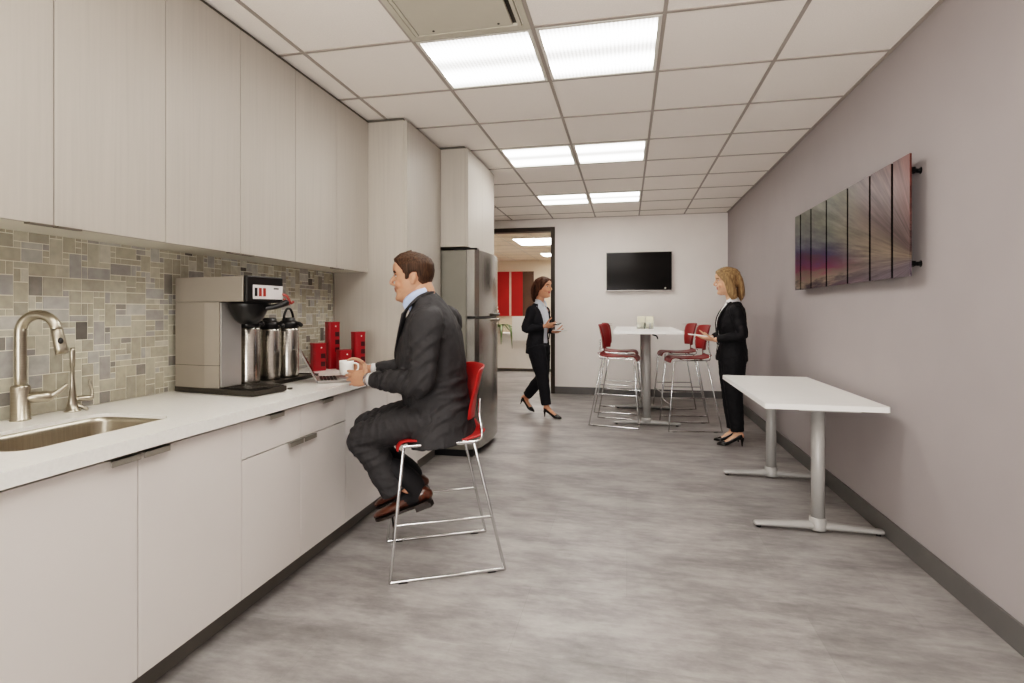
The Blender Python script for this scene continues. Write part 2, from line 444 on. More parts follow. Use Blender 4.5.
# ------------------------------------------------------------------ ceiling fixtures
def fixture(x0, y0, label, cat='ceiling light', lens='lens', wx=.61, wy=.61, group='lit ceiling panels'):
    c = (x0+wx/2, y0+wy/2, ZC)
    t = thing('ceiling_light', label, cat, c, 0, group)
    a, b = wx/2-.012, wy/2-.012
    bm = BM()
    box(bm, -a, a, -b, -b+.016, -.005, .002); box(bm, -a, a, b-.016, b, -.005, .002)
    box(bm, -a, -a+.016, -b+.016, b-.016, -.005, .002); box(bm, a-.016, a, -b+.016, b-.016, -.005, .002)
    mk('fixture_frame', bm, M['fixture'], t)
    bm = BM(); box(bm, -a+.016, a-.016, -b+.016, b-.016, -.001, .002); mk('diffuser', bm, M[lens], t)
    return t
nm = {1: 'nearest lit pair', 4: 'second lit pair', 7: 'farthest lit pair'}
for i in (1, 4, 7):
    fixture(GX[1], GY(i), 'square lit ceiling panel, left one of the %s' % {1: 'largest pair nearest the camera', 4: 'middle pair along the ceiling', 7: 'small far pair before the back wall'}[i])
    fixture(GX[2], GY(i), 'square lit ceiling panel, right one of the %s' % {1: 'largest pair nearest the camera', 4: 'middle pair along the ceiling', 7: 'small far pair before the back wall'}[i])
for i in (-2, -5):
    for k in (1, 2):
        fixture(GX[k], GY(i), 'square ceiling light out of view %s the camera, %s of its pair' % ('just behind' if i == -2 else 'far behind', ('left', 'right')[k-1]))
fixture(-2.12, 9.8, 'lit ceiling panel in the office beyond the doorway, nearer one', lens='lens_office', wx=1.1, wy=1.0, group='office ceiling panels')
fixture(-2.0, 12.3, 'lit ceiling panel in the office beyond the doorway, farther one', lens='lens_office', wx=1.1, wy=.8, group='office ceiling panels')
# air vent / access panel
t = thing('ceiling_vent', 'beige framed air grille in the ceiling left of the nearest lit panels', 'vent', (GX[1]+.305, GY(0)+.305, ZC))
bm = BM()
for a, b, z in ((.298, .27, -.010), (.262, .246, -.016)):
    box(bm, -a, a, -a, -b, z, .002); box(bm, -a, a, b, a, z, .002); box(bm, -a, -b, -b, b, z, .002); box(bm, b, a, -b, b, z, .002)
mk('frame', bm, M['grille'], t)
bm = BM(); box(bm, -.244, .222, -.243, .243, -.014, 0, .002); mk('panel', bm, M['grille'], t)
bm = BM(); box(bm, -.246, .246, -.246, .246, -.002, .002); mk('slot', bm, M['darkmetal'], t)
for x in (-.16, .16):
    bm = BM(); lathe(bm, [(.006, -.0165), (.006, -.013)], (x, .215, 0), 10); mk('screw', bm, M['darkmetal'], t)

# ------------------------------------------------------------------ kitchen run
def upper(y0, y1, ym, label, extra_mid=True):
    off = (XL, y0, 1.477); t = thing('wall_cabinet', label, 'cabinet', off, 0, 'grained wall cabinets')
    bbox1('carcass', (XL, -1.812, y0+.0005, y1-.0005, 1.477, 2.535), M['under'], t, off, 0)
    for a, b, s in ((y0, ym, 1), (ym, y1, -1)):
        d = bbox1('door', (-1.811, -1.79, a+.0017, b-.0017, 1.472, 2.533), M['upper'], t, off, .001)
        hl = .078 if y0 < 2.6 else .062
        yh = b-.003-hl if s > 0 else a+.003
        h = bbox1('handle', (-1.80, -1.776, yh, yh+hl, 1.4655, 1.4712), M['bronze'], d, off, .0008)
    bbox1('filler', (XL, -1.80, y0+.0005, y1-.0005, 2.536, ZC-.004), M['carcass'], t, off, 0)
    return t
upper(.945, 1.795, 1.37, 'grained pale wall cabinet with two doors, over the sink')
upper(1.795, 2.65, 2.2165, 'grained pale wall cabinet with two doors, over the coffee brewer')
upper(2.65, 3.503, 3.08, 'grained pale wall cabinet with two doors, over the red canisters beside the tall cabinet')
upper(.095, .945, .52, 'grained pale wall cabinet with two doors, left end cut by the frame')

def pull(yc, side, parent, off, z):
    # bent tab pull hooked over the top edge of a front
    y0, y1 = (yc-.098, yc-.006) if side < 0 else (yc+.006, yc+.098)
    if side == 0: y0, y1 = yc-.045, yc+.045
    bm = BM(); box(bm, -1.43, -1.402, y0, y1, z-.0035, z-.0005); box(bm, -1.405, -1.402, y0, y1, z-.02, z-.0005)
    return mk('handle', bm, M['satin'], parent, off=off)
def base(y0, y1, ym, label, drawers=False, handles=(1, 1)):
    off = (-2.06, y0, 0); t = thing('base_cabinet', label, 'cabinet', off, 0, 'white base cabinets')
    ztop = .777
    if y1 < 1.8:   # the sink bowl drops into this one: open topped carcass
        bm = BM(); box(bm, -2.06, -1.442, y0+.0005, y0+.018, .11, .787); box(bm, -2.06, -1.442, y1-.018, y1-.0005, .11, .787)
        box(bm, -2.06, -2.05, y0+.018, y1-.018, .11, .787); box(bm, -2.05, -1.442, y0+.018, y1-.018, .11, .128); box(bm, -1.46, -1.442, y0+.018, y1-.018, .128, .787)
        mk('carcass', bm, M['carcass'], t, off=off)
    else: bbox1('carcass', (-2.06, -1.442, y0+.0005, y1-.0005, .11, .787), M['carcass'], t, off, 0)
    bbox1('toe_kick', (-2.06, -1.492, y0+.0005, y1-.0005, 0, .11), M['plinth'], t, off, 0)
    for a, b, s in ((y0, ym, -1), (ym, y1, 1)):
        zt = .632 if drawers else ztop
        d = bbox1('door', (-1.441, -1.42, a+.0017, b-.0017, .108, zt), M['basecab'], t, off, .001)
        pull(ym, s, d, off, zt+.004)
        if drawers:
            d = bbox1('drawer', (-1.441, -1.42, a+.0017, b-.0017, .637, ztop), M['basecab'], t, off, .001)
            pull((a+b)/2, 0, d, off, ztop+.004)
    return t
base(.886, 1.766, 1.326, 'white base cabinet with two full doors, under the sink')
base(1.766, 2.533, 2.141, 'white base cabinet with two drawers above two doors, under the coffee brewer', True)
base(2.533, 3.503, 3.02, 'white base cabinet behind the seated man')
base(.0, .886, .443, 'white base cabinet at the left front edge of the picture')

# counter with sink cut-out
bm = BM()
so = [(XL+.009, -.02), (-1.398, -.02), (-1.398, 3.503), (XL+.009, 3.503)]
SX0, SX1, SY0, SY1 = -1.875, -1.555, 1.10, 1.60
hole = rloop(SX0, SX1, SY0, SY1, .055)
def loop_edges(pts, z):
    vs = [bm.verts.new((x, y, z)) for x, y in pts]; return [bm.edges.new((vs[i], vs[(i+1) % len(vs)])) for i in range(len(vs))]
ed = loop_edges(so, ZK) + loop_edges(hole, ZK)
bmesh.ops.triangle_fill(bm, use_beauty=True, edges=ed)
ret = bmesh.ops.extrude_face_region(bm, geom=list(bm.faces))
bmesh.ops.translate(bm, verts=[g for g in ret['geom'] if isinstance(g, bmesh.types.BMVert)], vec=(0, 0, -.014))
box(bm, -1.43, -1.3985, -.02, 3.503, ZK-.04, ZK-.0005)
tag(mk('countertop', bm, M['quartz'], smooth=False), 'long off-white quartz countertop along the kitchen wall', 'countertop')
# sink bowl
t = thing('sink', 'undermount stainless sink bowl set in the countertop', 'sink', ((SX0+SX1)/2, (SY0+SY1)/2, .60))
off = t.location.copy()
bm = BM(); prev = None; K = 0
for z, g in ((ZK-.0146, -.014), (ZK-.0146, -.001), (ZK-.03, 0), (.66, .006), (.63, .02), (.622, .05)):
    lp = [bm.verts.new((x, y, z)) for x, y in rloop(SX0+g, SX1-g, SY0+g, SY1-g, .055)]
    if prev:
        for i in range(len(lp)): bm.faces.new((prev[i], prev[(i+1) % len(lp)], lp[(i+1) % len(lp)], lp[i]))
    prev = lp
bm.faces.new(prev)
bmesh.ops.recalc_face_normals(bm, faces=bm.faces)
bmesh.ops.solidify(bm, geom=list(bm.faces), thickness=-.003)
mk('bowl', bm, M['sink'], t, off=off, smooth=True)
bm = BM(); lathe(bm, [(.04, .6225), (.04, .627), (.028, .627), (.022, .624)], ((SX0+SX1)/2, (SY0+SY1)/2, 0), 20); mk('drain', bm, M['chrome'], t, off=off)

# faucet
F0 = V((-2.015, 1.433, ZK))
t = thing('faucet', 'tall brushed nickel gooseneck pull-down faucet behind the sink', 'faucet', F0)
bm = BM(); lathe(bm, [(.029, 0), (.029, .004), (.0265, .006), (.0265, .112), (.024, .118), (.017, .121)]); mk('base', bm, M['nickel'], t)
bm = BM(); R_ = .058
pts = [(0, 0, .12), (0, 0, .2), (0, 0, .30)]
for k in range(1, 10):
    a = PI*(1-k/9.5); pts.append((R_+R_*math.cos(a), .03*(1-math.cos(PI-a))/2, .30+R_*math.sin(a)))
tube(bm, pts, [.0165]*len(pts), (0, 1, 0), 16, 3); mk('spout', bm, M['nickel'], t)
e = V(pts[-1])
bm = BM(); tube(bm, [e, e+V((.008, 0, -.03)), e+V((.02, .003, -.085))], [.0165, .0175, .0185], (0, 1, 0), 16, 3, False)
sp = mk('spray_head', bm, M['nickel'], t)
bm = BM(); ell(bm, e+V((.024, -.006, -.04)), (.008, .008, .012)); mk('spray_button', bm, M['black'], sp)
bm = BM(); tube(bm, [(.02, .02, .075), (.05, .05, .075)], [.02, .02], (0, 0, 1), 14, 1); tube(bm, [(.05, .05, .078), (.068, .06, .083), (.100, .075, .112)], [(.013, .013), (.011, .009), (.007, .006)], (0, 0, 1), 12, 3)
mk('lever', bm, M['nickel'], t)
F1 = V((-2.005, 1.60, ZK))
t = thing('filter_faucet', 'small slim chrome filtered-water tap right of the gooseneck faucet', 'faucet', F1)
bm = BM(); lathe(bm, [(.026, 0), (.026, .004), (.019, .008), (.015, .03), (.012, .055), (.0085, .09), (.006, .12), (.006, .16), (.0085, .165), (.0085, .225), (.006, .236)]); mk('stem', bm, M['nickel'], t)
bm = BM(); tube(bm, [(.0, .01, .045), (.03, .04, .045)], [.011, .011], (0, 0, 1), 12, 1); tube(bm, [(.035, .045, .045), (.03, .05, .075), (.022, .045, .1), (.02, .05, .112)], [.007, .0045, .004, .004], (0, 1, 0), 10, 3)
tube(bm, [(.01, .015, .02), (.028, .03, .005)], [.007, .006], (0, 0, 1), 8, 1)
mk('lever', bm, M['nickel'], t)

# ------------------------------------------------------------------ coffee brewer
B0 = V((-1.783, 2.161, ZK)); bang = math.radians(-8)
t = thing('coffee_brewer', 'large steel commercial coffee brewer with black head front and drip tray', 'coffee brewer', B0, bang)
bm = BM(); prism(bm, [(-.235, -.108), (.232, -.108), (.232, .085), (.07, .167), (-.235, .167)], .004, .026)
for x, y in ((-.2, -.08), (-.2, .14), (.2, -.08), (.2, .14)): lathe(bm, [(.012, 0), (.012, .008)], (x, y, 0), 10)
mk('base_tray', bm, M['darkmetal'], t)
bm = BM(); box(bm, .035, .222, -.098, .078, .026, .029); bb = mk('tray_recess', bm, M['black'], t)
bm = BM()
for k in range(9): box(bm, .045+.02*k, .051+.02*k, -.09, .07, .029, .0325)
for y in (-.09, -.01, .065): box(bm, .045, .211, y, y+.005, .0285, .0325)
mk('drip_grid', bm, M['darkmetal'], bb)
bm = BM(); prism(bm, [(-.235, -.106), (-.055, -.106), (.014, -.09), (.014, .028), (-.235, .028)], .026, .412); mk('lower_column', bm, M['brewer'], t)
bm = BM(); box(bm, .0145, .022, -.086, .026, .03, .41, .002); mk('front_plate', bm, M['brewer_front'], t)
bm = BM(); prism(bm, [(-.2355, -.1065), (-.055, -.1065), (.0145, -.0905), (.0145, .0285), (-.2355, .0285)], .126, .128); mk('seam', bm, M['darkmetal'], t)
bm = BM(); box(bm, -.235, .172, -.108, .10, .413, .524, .004); mk('head', bm, M['brewer'], t)
bm = BM(); box(bm, .1725, .197, -.109, .101, .409, .527, .006); hf = mk('head_front', bm, M['black'], t)
bm = BM(); box(bm, .197, .1995, -.078, .094, .425, .487); pnl = mk('control_panel', bm, M['panelwhite'], hf)
for k, (y, mm) in enumerate(((-.064, 'black'), (-.04, 'redbtn'), (-.016, 'redbtn'))):
    bm = BM(); box(bm, .1995, .2025, y-.007, y+.007, .437, .474, .001); mk('button', bm, M[mm], pnl)
bm = BM()
for k in range(5): box(bm, .1995, .2005, .04+.006*k, .044+.006*k, .470, .477)
mk('lettering', bm, M['black'], pnl)
bm = BM(); tube(bm, [(.092, .0, .412), (.092, .0, .385), (.092, .0, .335), (.092, .0, .312)], [.086, .083, .06, .035], (0, 1, 0), 22, 2, False)
bk = mk('brew_basket', bm, M['black'], t)
bm = BM(); tube(bm, [(.155, .02, .385), (.20, .05, .392), (.235, .08, .41)], [(.014, .012), (.012, .01), (.015, .012)], (0, 0, 1), 12, 3); mk('basket_handle', bm, M['black'], bk)
bm = BM(); tube(bm, [(.195, .095, .45), (.21, .112, .44), (.213, .13, .41), (.212, .148, .415)], [.006]*4, (0, 0, 1), 8, 3); tube(bm, [(.2, .105, .425), (.212, .118, .405)], [.007, .007], (0, 0, 1), 8, 1); mk('faucet_grip', bm, M['redtag'], t)

t2 = tag(None or bpy.data.objects.new('drip_tray', None), 'low black tray carrying the steel airpots, beside the coffee brewer', 'tray'); COL.objects.link(t2); t2.location = (-1.865, 2.57, ZK)
bm = BM(); box(bm, -.155, .148, -.19, .19, 0, .012, .003); mk('tray_base', bm, M['darkmetal'], t2)
bm = BM(); box(bm, -.155, .148, -.19, -.184, .012, .018); box(bm, -.155, .148, .184, .19, .012, .018); box(bm, .142, .148, -.184, .184, .012, .018); box(bm, -.155, -.149, -.184, .184, .012, .018)
mk('tray_rim', bm, M['darkmetal'], t2)
def airpot(loc, label, loop):
    t = thing('airpot', label, 'airpot', loc, 0, 'steel airpots by the brewer')
    bm = BM(); lathe(bm, [(.05, 0), (.053, .004), (.053, .012), (.0525, .258), (.049, .266), (.04, .27)], n=32); mk('body', bm, M['steel'], t)
    bm = BM(); lathe(bm, [(.05, .2665), (.054, .272), (.054, .293), (.047, .304), (.036, .308), (.034, .318), (.028, .325)], n=28); lid = mk('lid', bm, M['black'], t)
    bm = BM(); tube(bm, [(.035, .0, .29), (.06, .002, .293), (.074, .003, .284)], [(.014, .012), (.012, .01), (.011, .012)], (0, 1, 0), 10, 3); mk('spout', bm, M['black'], lid)
    bm = BM()
    if loop: tube(bm, [(0, -.042, .28), (0, -.04, .33), (0, -.022, .365), (0, .0, .374), (0, .022, .365), (0, .04, .33), (0, .042, .28)], [.0065]*7, (1, 0, 0), 10, 3)
    else: tube(bm, [(.03, -.03, .295), (.0, -.045, .305), (-.035, -.02, .30), (-.035, .02, .30), (0, .045, .305), (.03, .03, .295)], [.006]*6, (0, 0, 1), 8, 3)
    mk('carry_handle', bm, M['black'], t); return t
airpot((-1.788, 2.268, ZK+.026), 'steel airpot standing on the brewer tray under the head, handle folded down', False)
airpot((-1.838, 2.494, ZK+.012), 'middle steel airpot of the row of three by the brewer', False)
airpot((-1.812, 2.618, ZK+.012), 'steel airpot with black carry handle raised, nearest the laptop', True)

# ------------------------------------------------------------------ laptop, mug, canisters
HN, HF = V((-1.545, 2.468, 0)), V((-1.675, 2.662, 0))
hd = (HF-HN).normalized(); bd = V((-hd.y, hd.x, 0))
if bd.x < 0: bd = -bd
W_ = (HF-HN).length
rz = math.atan2(hd.y, hd.x)         # local x along hinge; base extends to local -y
t = thing('laptop', 'open silver laptop on the counter in front of the seated man', 'laptop', (HN.x, HN.y, ZK), rz)
sg = -1 if V((-math.sin(rz), math.cos(rz), 0)).dot(bd) < 0 else 1
DP = .168
bm = BM(); prism(bm, [(x, sg*y) for x, y in rloop(0, W_, 0, DP, .01, 3)], .002, .014)
kb = mk('base', bm, M['laptop'], t)
bm = BM()
for r in range(5):
    for c in range(12): box(bm, .014+c*(W_-.028)/12, .014+(c+.86)*(W_-.028)/12, sg*(.018+r*.017), sg*(.032+r*.017), .0139, .0155)
k_ = mk('keyboard', bm, M['keys'], kb)
bm = BM(); box(bm, W_*.34, W_*.66, sg*.115, sg*.158, .0139, .0146); mk('trackpad', bm, M['tvframe'], kb)
lidR = Matrix.Rotation(sg*math.radians(27), 3, 'X')
bm = BM(); box(bm, 0, W_, -.004, .004, 0, .172, .002); lid = mk('lid', bm, M['laptop'], t); lid.location = (0, -sg*.004, .016); lid.rotation_euler = (sg*math.radians(27), 0, 0)
bm = BM(); yy = sg*.0042; box(bm, .01, W_-.01, yy, yy+sg*.0006, .012, .162); mk('screen', bm, M['screen'], lid)

MUG = V((-1.492, 2.668, .853))
t = thing('coffee_mug', 'white ceramic coffee mug held by the seated man', 'mug', MUG)
bm = BM(); lathe(bm, [(.026, 0), (.032, .003), (.0375, .02), (.0385, .05), (.0385, .078), (.0355, .078), (.0355, .05), (.034, .02), (.028, .008)], n=28); mk('body', bm, M['mug'], t)
bm = BM(); lathe(bm, [(.0345, .062), (.0345, .064)], n=24); mk('coffee', bm, M['coffee'], t)
bm = BM(); tube(bm, [(.036, .004, .066), (.06, .008, .06), (.064, .01, .038), (.052, .008, .02), (.035, .004, .016)], [.005]*5, (0, 1, 0), 8, 3); mk('handle', bm, M['mug'], t)

def canister(x, y, h, nwin, label, w=.075, rz=0):
    t = thing('canister', label, 'canister', (x, y, ZK), rz, 'red lacquer canisters')
    bm = BM(); prism(bm, rloop(-.035, .035, -w/2, w/2, .02, 5), 0, h-.012)
    mk('body', bm, M['redcan'], t)
    bm = BM(); prism(bm, rloop(-.036, .036, -w/2-.001, w/2+.001, .02, 5), h-.012, h); ld = mk('lid', bm, M['redcan'], t)
    for k in range(nwin):
        z = h-.095-k*.05
        bm = BM(); box(bm, .0345, .0362, w*.02, w*.36, z, z+.03, .0006); mk('window', bm, M['canwin'], t)
    bm = BM(); ell(bm, (.0365, .005, h-.028), (.002, .005, .005), n=8); mk('stud', bm, M['mug'], t)
canister(-1.895, 3.04, .172, 2, 'short red canister at the left end, nearest the airpots', .085, -.6)
canister(-1.878, 3.178, .302, 3, 'tallest of the red canisters on the counter, second from the left', .082, -.6)
canister(-1.772, 3.135, .125, 1, 'lowest red canister, behind the white mug', .085, -.6)
canister(-1.755, 3.29, .235, 3, 'medium tall red canister standing alone at the right end', .082, -.6)

# ------------------------------------------------------------------ tall cabinet, fridge, cabinet above
off = (-2.06, 3.505, 0)
t = thing('tall_cabinet', 'tall pale pantry cabinet between the counter and the fridge', 'cabinet', off)
bbox1('carcass', (-2.06, -1.523, 3.5055, 4.2, .1, 2.535), M['upper'], t, off, 0)
bbox1('toe_kick', (-2.06, -1.55, 3.507, 4.199, 0, .1), M['plinth'], t, off, 0)
bbox1('filler', (-2.06, -1.53, 3.507, 4.199, 2.536, ZC-.004), M['carcass'], t, off, 0)
d = bbox1('door', (-1.522, -1.50, 3.507, 4.199, .83, 2.533), M['upper'], t, off, .001)
d = bbox1('door', (-1.522, -1.50, 3.507, 4.199, .104, .826), M['basecab'], t, off, .001)
off = (-2.06, 4.215, 1.73)
t = thing('wall_cabinet', 'deep pale cabinet mounted above the refrigerator', 'cabinet', off, 0)
bbox1('carcass', (-2.06, -1.292, 4.2155, 5.09, 1.732, 2.535), M['upper'], t, off, 0)
bbox1('filler', (-2.06, -1.30, 4.217, 5.089, 2.536, ZC-.004), M['carcass'], t, off, 0)
for a, b in ((4.2155, 4.652), (4.654, 5.09)):
    d = bbox1('door', (-1.291, -1.268, a, b, 1.728, 2.533), M['upper'], t, off, .001)
    bbox1('handle', (-1.27, -1.25, (b-.06 if a < 4.5 else a+.01), (b-.01 if a < 4.5 else a+.06), 1.7225, 1.7275), M['darkmetal'], d, off, .0008)
# fridge
off = V((-1.6, 4.62, 0))
t = thing('refrigerator', 'stainless top-freezer refrigerator with grey side', 'refrigerator', off)
FY0, FY1 = 4.235, 4.99
bbox1('cabinet', (-2.0, -1.292, FY0, FY1, .055, 1.705), M['fridge_side'], t, off, .006)
bbox1('base_grille', (-1.98, -1.24, FY0+.01, FY1-.01, 0.0, .058), M['black'], t, off, .004)
def bowed(z0, z1, name):
    bm = BM(); n = 14; lp = [(-1.288, FY0+.002), ]
    for k in range(n+1):
        u = k/n; y = FY0+.002+(FY1-FY0-.004)*u
        x = -1.205+.035*(1-(2*u-1)**2)
        if k in (0, n): x -= .016
        lp.append((x, y))
    lp.append((-1.288, FY1-.002))
    prism(bm, lp, z0, z1); es = [e for e in bm.edges if abs(e.verts[0].co.z-e.verts[1].co.z) < 1e-6 and max(v.co.x for v in e.verts) > -1.25]
    return mk(name, bm, M['fridge_steel'], t, off=off)
d1 = bowed(1.16, 1.705, 'freezer_door'); d2 = bowed(.065, 1.135, 'lower_door')
bm = BM(); box(bm, -1.286, -1.215, FY0+.01, FY1-.01, 1.137, 1.158); mk('door_gap', bm, M['black'], t, off=off)
for dd, z in ((d1, 1.172), (d2, 1.123)):
    bm = BM(); tube(bm, [(-1.19, FY0+.30, z), (-1.162, FY0+.36, z), (-1.152, FY0+.46, z), (-1.155, FY0+.58, z), (-1.18, FY0+.63, z)], [(.014, .012)]*5, (0, 0, 1), 10, 4)
    mk('handle', bm, M['darkmetal'] if dd is d1 else M['nickel'], dd, off=off)
bm = BM(); box(bm, -1.40, -1.20, FY0+.01, FY0+.07, 1.705, 1.722, .004); mk('hinge_cap', bm, M['black'], t, off=off)

# ------------------------------------------------------------------ stools
def stool(name, label, hs, redm, group):
    """sled-base stool, forward is +x, seat surface near hs"""
    t = thing(name, label, 'stool', (0, 0, 0), 0, group)
    def shell(rows, th, nm):
        bm = BM(); G = []
        for row in rows: G.append([bm.verts.new(p) for p in row])
        for i in range(len(G)-1):
            for j in range(len(G[0])-1): bm.faces.new((G[i][j], G[i][j+1], G[i+1][j+1], G[i+1][j]))
        bmesh.ops.recalc_face_normals(bm, faces=bm.faces); bmesh.ops.solidify(bm, geom=list(bm.faces), thickness=th)
        bmesh.ops.bevel(bm, geom=[e for e in bm.edges if e.calc_face_angle(0) > 1.0], offset=th*.35, segments=2, affect='EDGES')
        return mk(nm, bm, redm, t, smooth=True)
    # seat pan: rear lip up, waterfall front, slightly dished
    prof = cr([(-.185, .035), (-.165, .014), (-.12, .003), (-.02, -.004), (.1, .0), (.17, .004), (.205, -.006), (.222, -.032), (.224, -.05)], 3)
    rows = []
    for x, z in prof:
        wv = .166 - .025*max(0, (x-.05)/.17)**2 - .035*max(0, (-.08-x)/.1)**2
        rows.append([(x, wv*s, hs+z+.006*abs(s)**3) for s in [k/8 for k in range(-8, 9)]])
    shell(rows, .009, 'seat')
    # backrest
    prof = cr([(-.150, .085), (-.153, .15), (-.163, .22), (-.178, .29), (-.192, .33), (-.20, .338)], 3)
    rows = []
    for x, z in prof:
        q = (z-.085)/.255; wv = .135+.075*min(1, q*1.6)-.02*max(0, q-.8)/.2
        rows.append([(x + .05*abs(s)**2.2, wv*s, hs+z-.01*abs(s)**4*(q > .9)) for s in [k/8 for k in range(-8, 9)]])
    shell(rows, .009, 'backrest')
    r = .0072; zt = hs-(.010 if hs < .66 else .018); cm = M['chrome']
    for s in (-1, 1):
        fb, rb, ft, rt = V((.256, s*.222, r)), V((-.262, s*.222, r)), V((.195, s*.185, zt)), V((-.125, s*.185, zt))
        def tb(nm, p, rr=r, side=(0, 0, 1), sub=1, rc=True):
            bm = BM(); tube(bm, p, [rr]*len(p), side, 10, sub, rc); return mk(nm, bm, cm, t, smooth=True)
        tb('leg', [fb, ft], side=(0, 1, 0)); tb('leg', [rb, rt], side=(0, 1, 0))
        rn = tb('runner', [fb, rb])
        for x in (.2, -.2):
            bm = BM(); box(bm, x-.02, x+.02, s*.222-.008, s*.222+.008, -.0005, .006, .001); mk('glide', bm, M['black'], rn)
        tb('seat_rail', [ft, rt])
        k = .245/zt if hs < .66 else .33/zt
        tb('stretcher', [fb.lerp(ft, k), rb.lerp(rt, k)], .006)
        tb('back_bracket', [rt+V((.05, -s*.02, 0)), rt+V((-.03, -s*.03, .0)), V((-.172, s*.13, hs+.03)), V((-.165, s*.115, hs+.10)), V((-.168, s*.10, hs+.17))], .007, (0, 1, 0), 4)
    fl, fr = V((.256, .222, r)), V((.256, -.222, r)); tl, tr = V((.195, .185, zt)), V((.195, -.185, zt))
    k = (.196 if hs < .66 else .26)/zt
    bm = BM(); tube(bm, [fl.lerp(tl, k), fr.lerp(tr, k)], [.006, .006], (0, 0, 1), 10, 1); mk('footrest', bm, cm, t, smooth=True)
    for x in (.10, -.10):
        bm = BM(); tube(bm, [(x, .185, zt), (x, -.185, zt)], [.006]*2, (0, 0, 1), 8, 1); mk('cross_bar', bm, cm, t, smooth=True)
    return t
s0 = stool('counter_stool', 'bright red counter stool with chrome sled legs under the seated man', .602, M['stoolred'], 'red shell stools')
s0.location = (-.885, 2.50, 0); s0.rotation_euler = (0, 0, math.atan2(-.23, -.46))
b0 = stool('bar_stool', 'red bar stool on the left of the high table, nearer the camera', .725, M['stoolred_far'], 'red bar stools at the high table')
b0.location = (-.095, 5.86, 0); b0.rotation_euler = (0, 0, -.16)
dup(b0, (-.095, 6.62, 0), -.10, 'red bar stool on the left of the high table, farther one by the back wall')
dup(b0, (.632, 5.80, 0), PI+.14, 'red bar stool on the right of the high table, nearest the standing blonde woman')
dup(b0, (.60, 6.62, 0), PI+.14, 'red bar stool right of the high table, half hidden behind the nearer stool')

# ------------------------------------------------------------------ high table
t = thing('high_table', 'white high-top table with silver column base between the red bar stools', 'table', (.205, 6.3, 0))
bm = BM(); prism(bm, rloop(-.335, .345, -.86, .86, .02, 4), .975, 1.002); mk('tabletop', bm, M['white'], t)
for y in (-.47, .50):
    bm = BM(); tube(bm, [(0, y, .05), (0, y, .96)], [(.042, .042)]*2, (1, 0, 0), 20, 1, False); c = mk('column', bm, M['legs'], t, smooth=None)
    bm = BM(); lathe(bm, [(.055, .04), (.055, .075), (.044, .08)], (0, y, 0), 20); mk('collar', bm, M['legs'], c)
    bm = BM(); tube(bm, [(-.335, y, .022), (0, y, .034), (.335, y, .022)], [(.03, .014), (.04, .026), (.03, .014)], (0, 1, 0), 12, 3); ft = mk('foot', bm, M['legs'], t)
    for x in (-.31, .31):
        bm = BM(); lathe(bm, [(.014, 0), (.014, .009)], (x, y, 0), 10); mk('glide', bm, M['black'], ft)
    bm = BM(); box(bm, -.2, .2, y-.03, y+.03, .957, .975, .002); mk('top_bracket', bm, M['legs'], t)
bm = BM(); tube(bm, [(.05, -.78, .966), (.085, -.80, .955), (.095, -.80, .93)], [.008, .008, .007], (0, 1, 0), 8, 2); mk('clamp_lever', bm, M['black'], t)
# acrylic card holder on it
t = thing('card_holder', 'small clear holder with cream cards on the high table', 'card holder', (.205, 6.2, 1.002))
bm = BM(); box(bm, -.095, .095, -.03, .03, 0, .004); box(bm, -.095, .095, .026, .03, .004, .13); box(bm, -.095, .095, -.03, -.027, .004, .075); mk('holder', bm, M['acrylic'], t)
for x0, x1 in ((-.088, -.004), (.004, .088)):
    bm = BM(); box(bm, x0, x1, .012, .022, .0045, .142, .001); mk('card_stack', bm, M['card'], t)
for x in (-.01, .045):
    bm = BM(); tube(bm, [(x, -.012, .0055), (x+.004, -.012, .05), (x+.003, -.012, .07)], [.009, .011, .004], (1, 0, 0), 8, 3); mk('packet', bm, M['leaf'] if x < 0 else M['tvframe'], t)

# ------------------------------------------------------------------ tv
t = thing('television', 'flat black wall-mounted television on the back wall', 'television', (.165, YB, 1.76))
bm = BM(); box(bm, -.2, .2, -.028, 0, -.15, .15, .003); mk('wall_mount', bm, M['darkmetal'], t)
bm = BM(); box(bm, -.452, .452, -.072, -.028, -.272, .276, .005); b = mk('housing', bm, M['tvframe'], t)
bm = BM(); box(bm, -.444, .444, -.0738, -.0715, -.262, .268, .0006); s_ = mk('screen', bm, M['screen'], t)
bm = BM(); ell(bm, (.36, -.0742, -.235), (.012, .001, .012), n=10); mk('power_light', bm, M['fixture'], b)

# ------------------------------------------------------------------ wall art
AO = V((1.307, 2.824, 1.363))
t = thing('metal_wall_art', 'abstract multicoloured metal wall art of seven upright strips on the mauve wall', 'wall art', AO)
edges = [0, .171, .420, .719, 1.066, 1.367, 1.603, 1.735]
for k in range(7):
    a, b = edges[k]+(.011 if k else 0), edges[k+1]-.011*(k < 6)
    bm = BM(); q_ = -.0005 if k else 0; box(bm, -.0205, -.0185, a, b, 0, .571); box(bm, -.0184, .0 if k else -.012, a+.0005, b-.0005, .0005, .5705, mi=1 if k else 0); mk('art_strip', bm, [M['art'], M['rail']], t)
for z in (.06, .50):
    bm = BM(); box(bm, .0005, .013, .02, 1.715, z-.011, z+.011); rl = mk('rail', bm, M['rail'], t)
    for y in (.05, .87, 1.69):
        bm = BM(); lathe(bm, [(.014, .013), (.014, .02), (.01, .022), (.01, .046), (.017, .047), (.017, .054)], (0, y, z), 14, 'x'); mk('standoff', bm, M['rail'], rl)

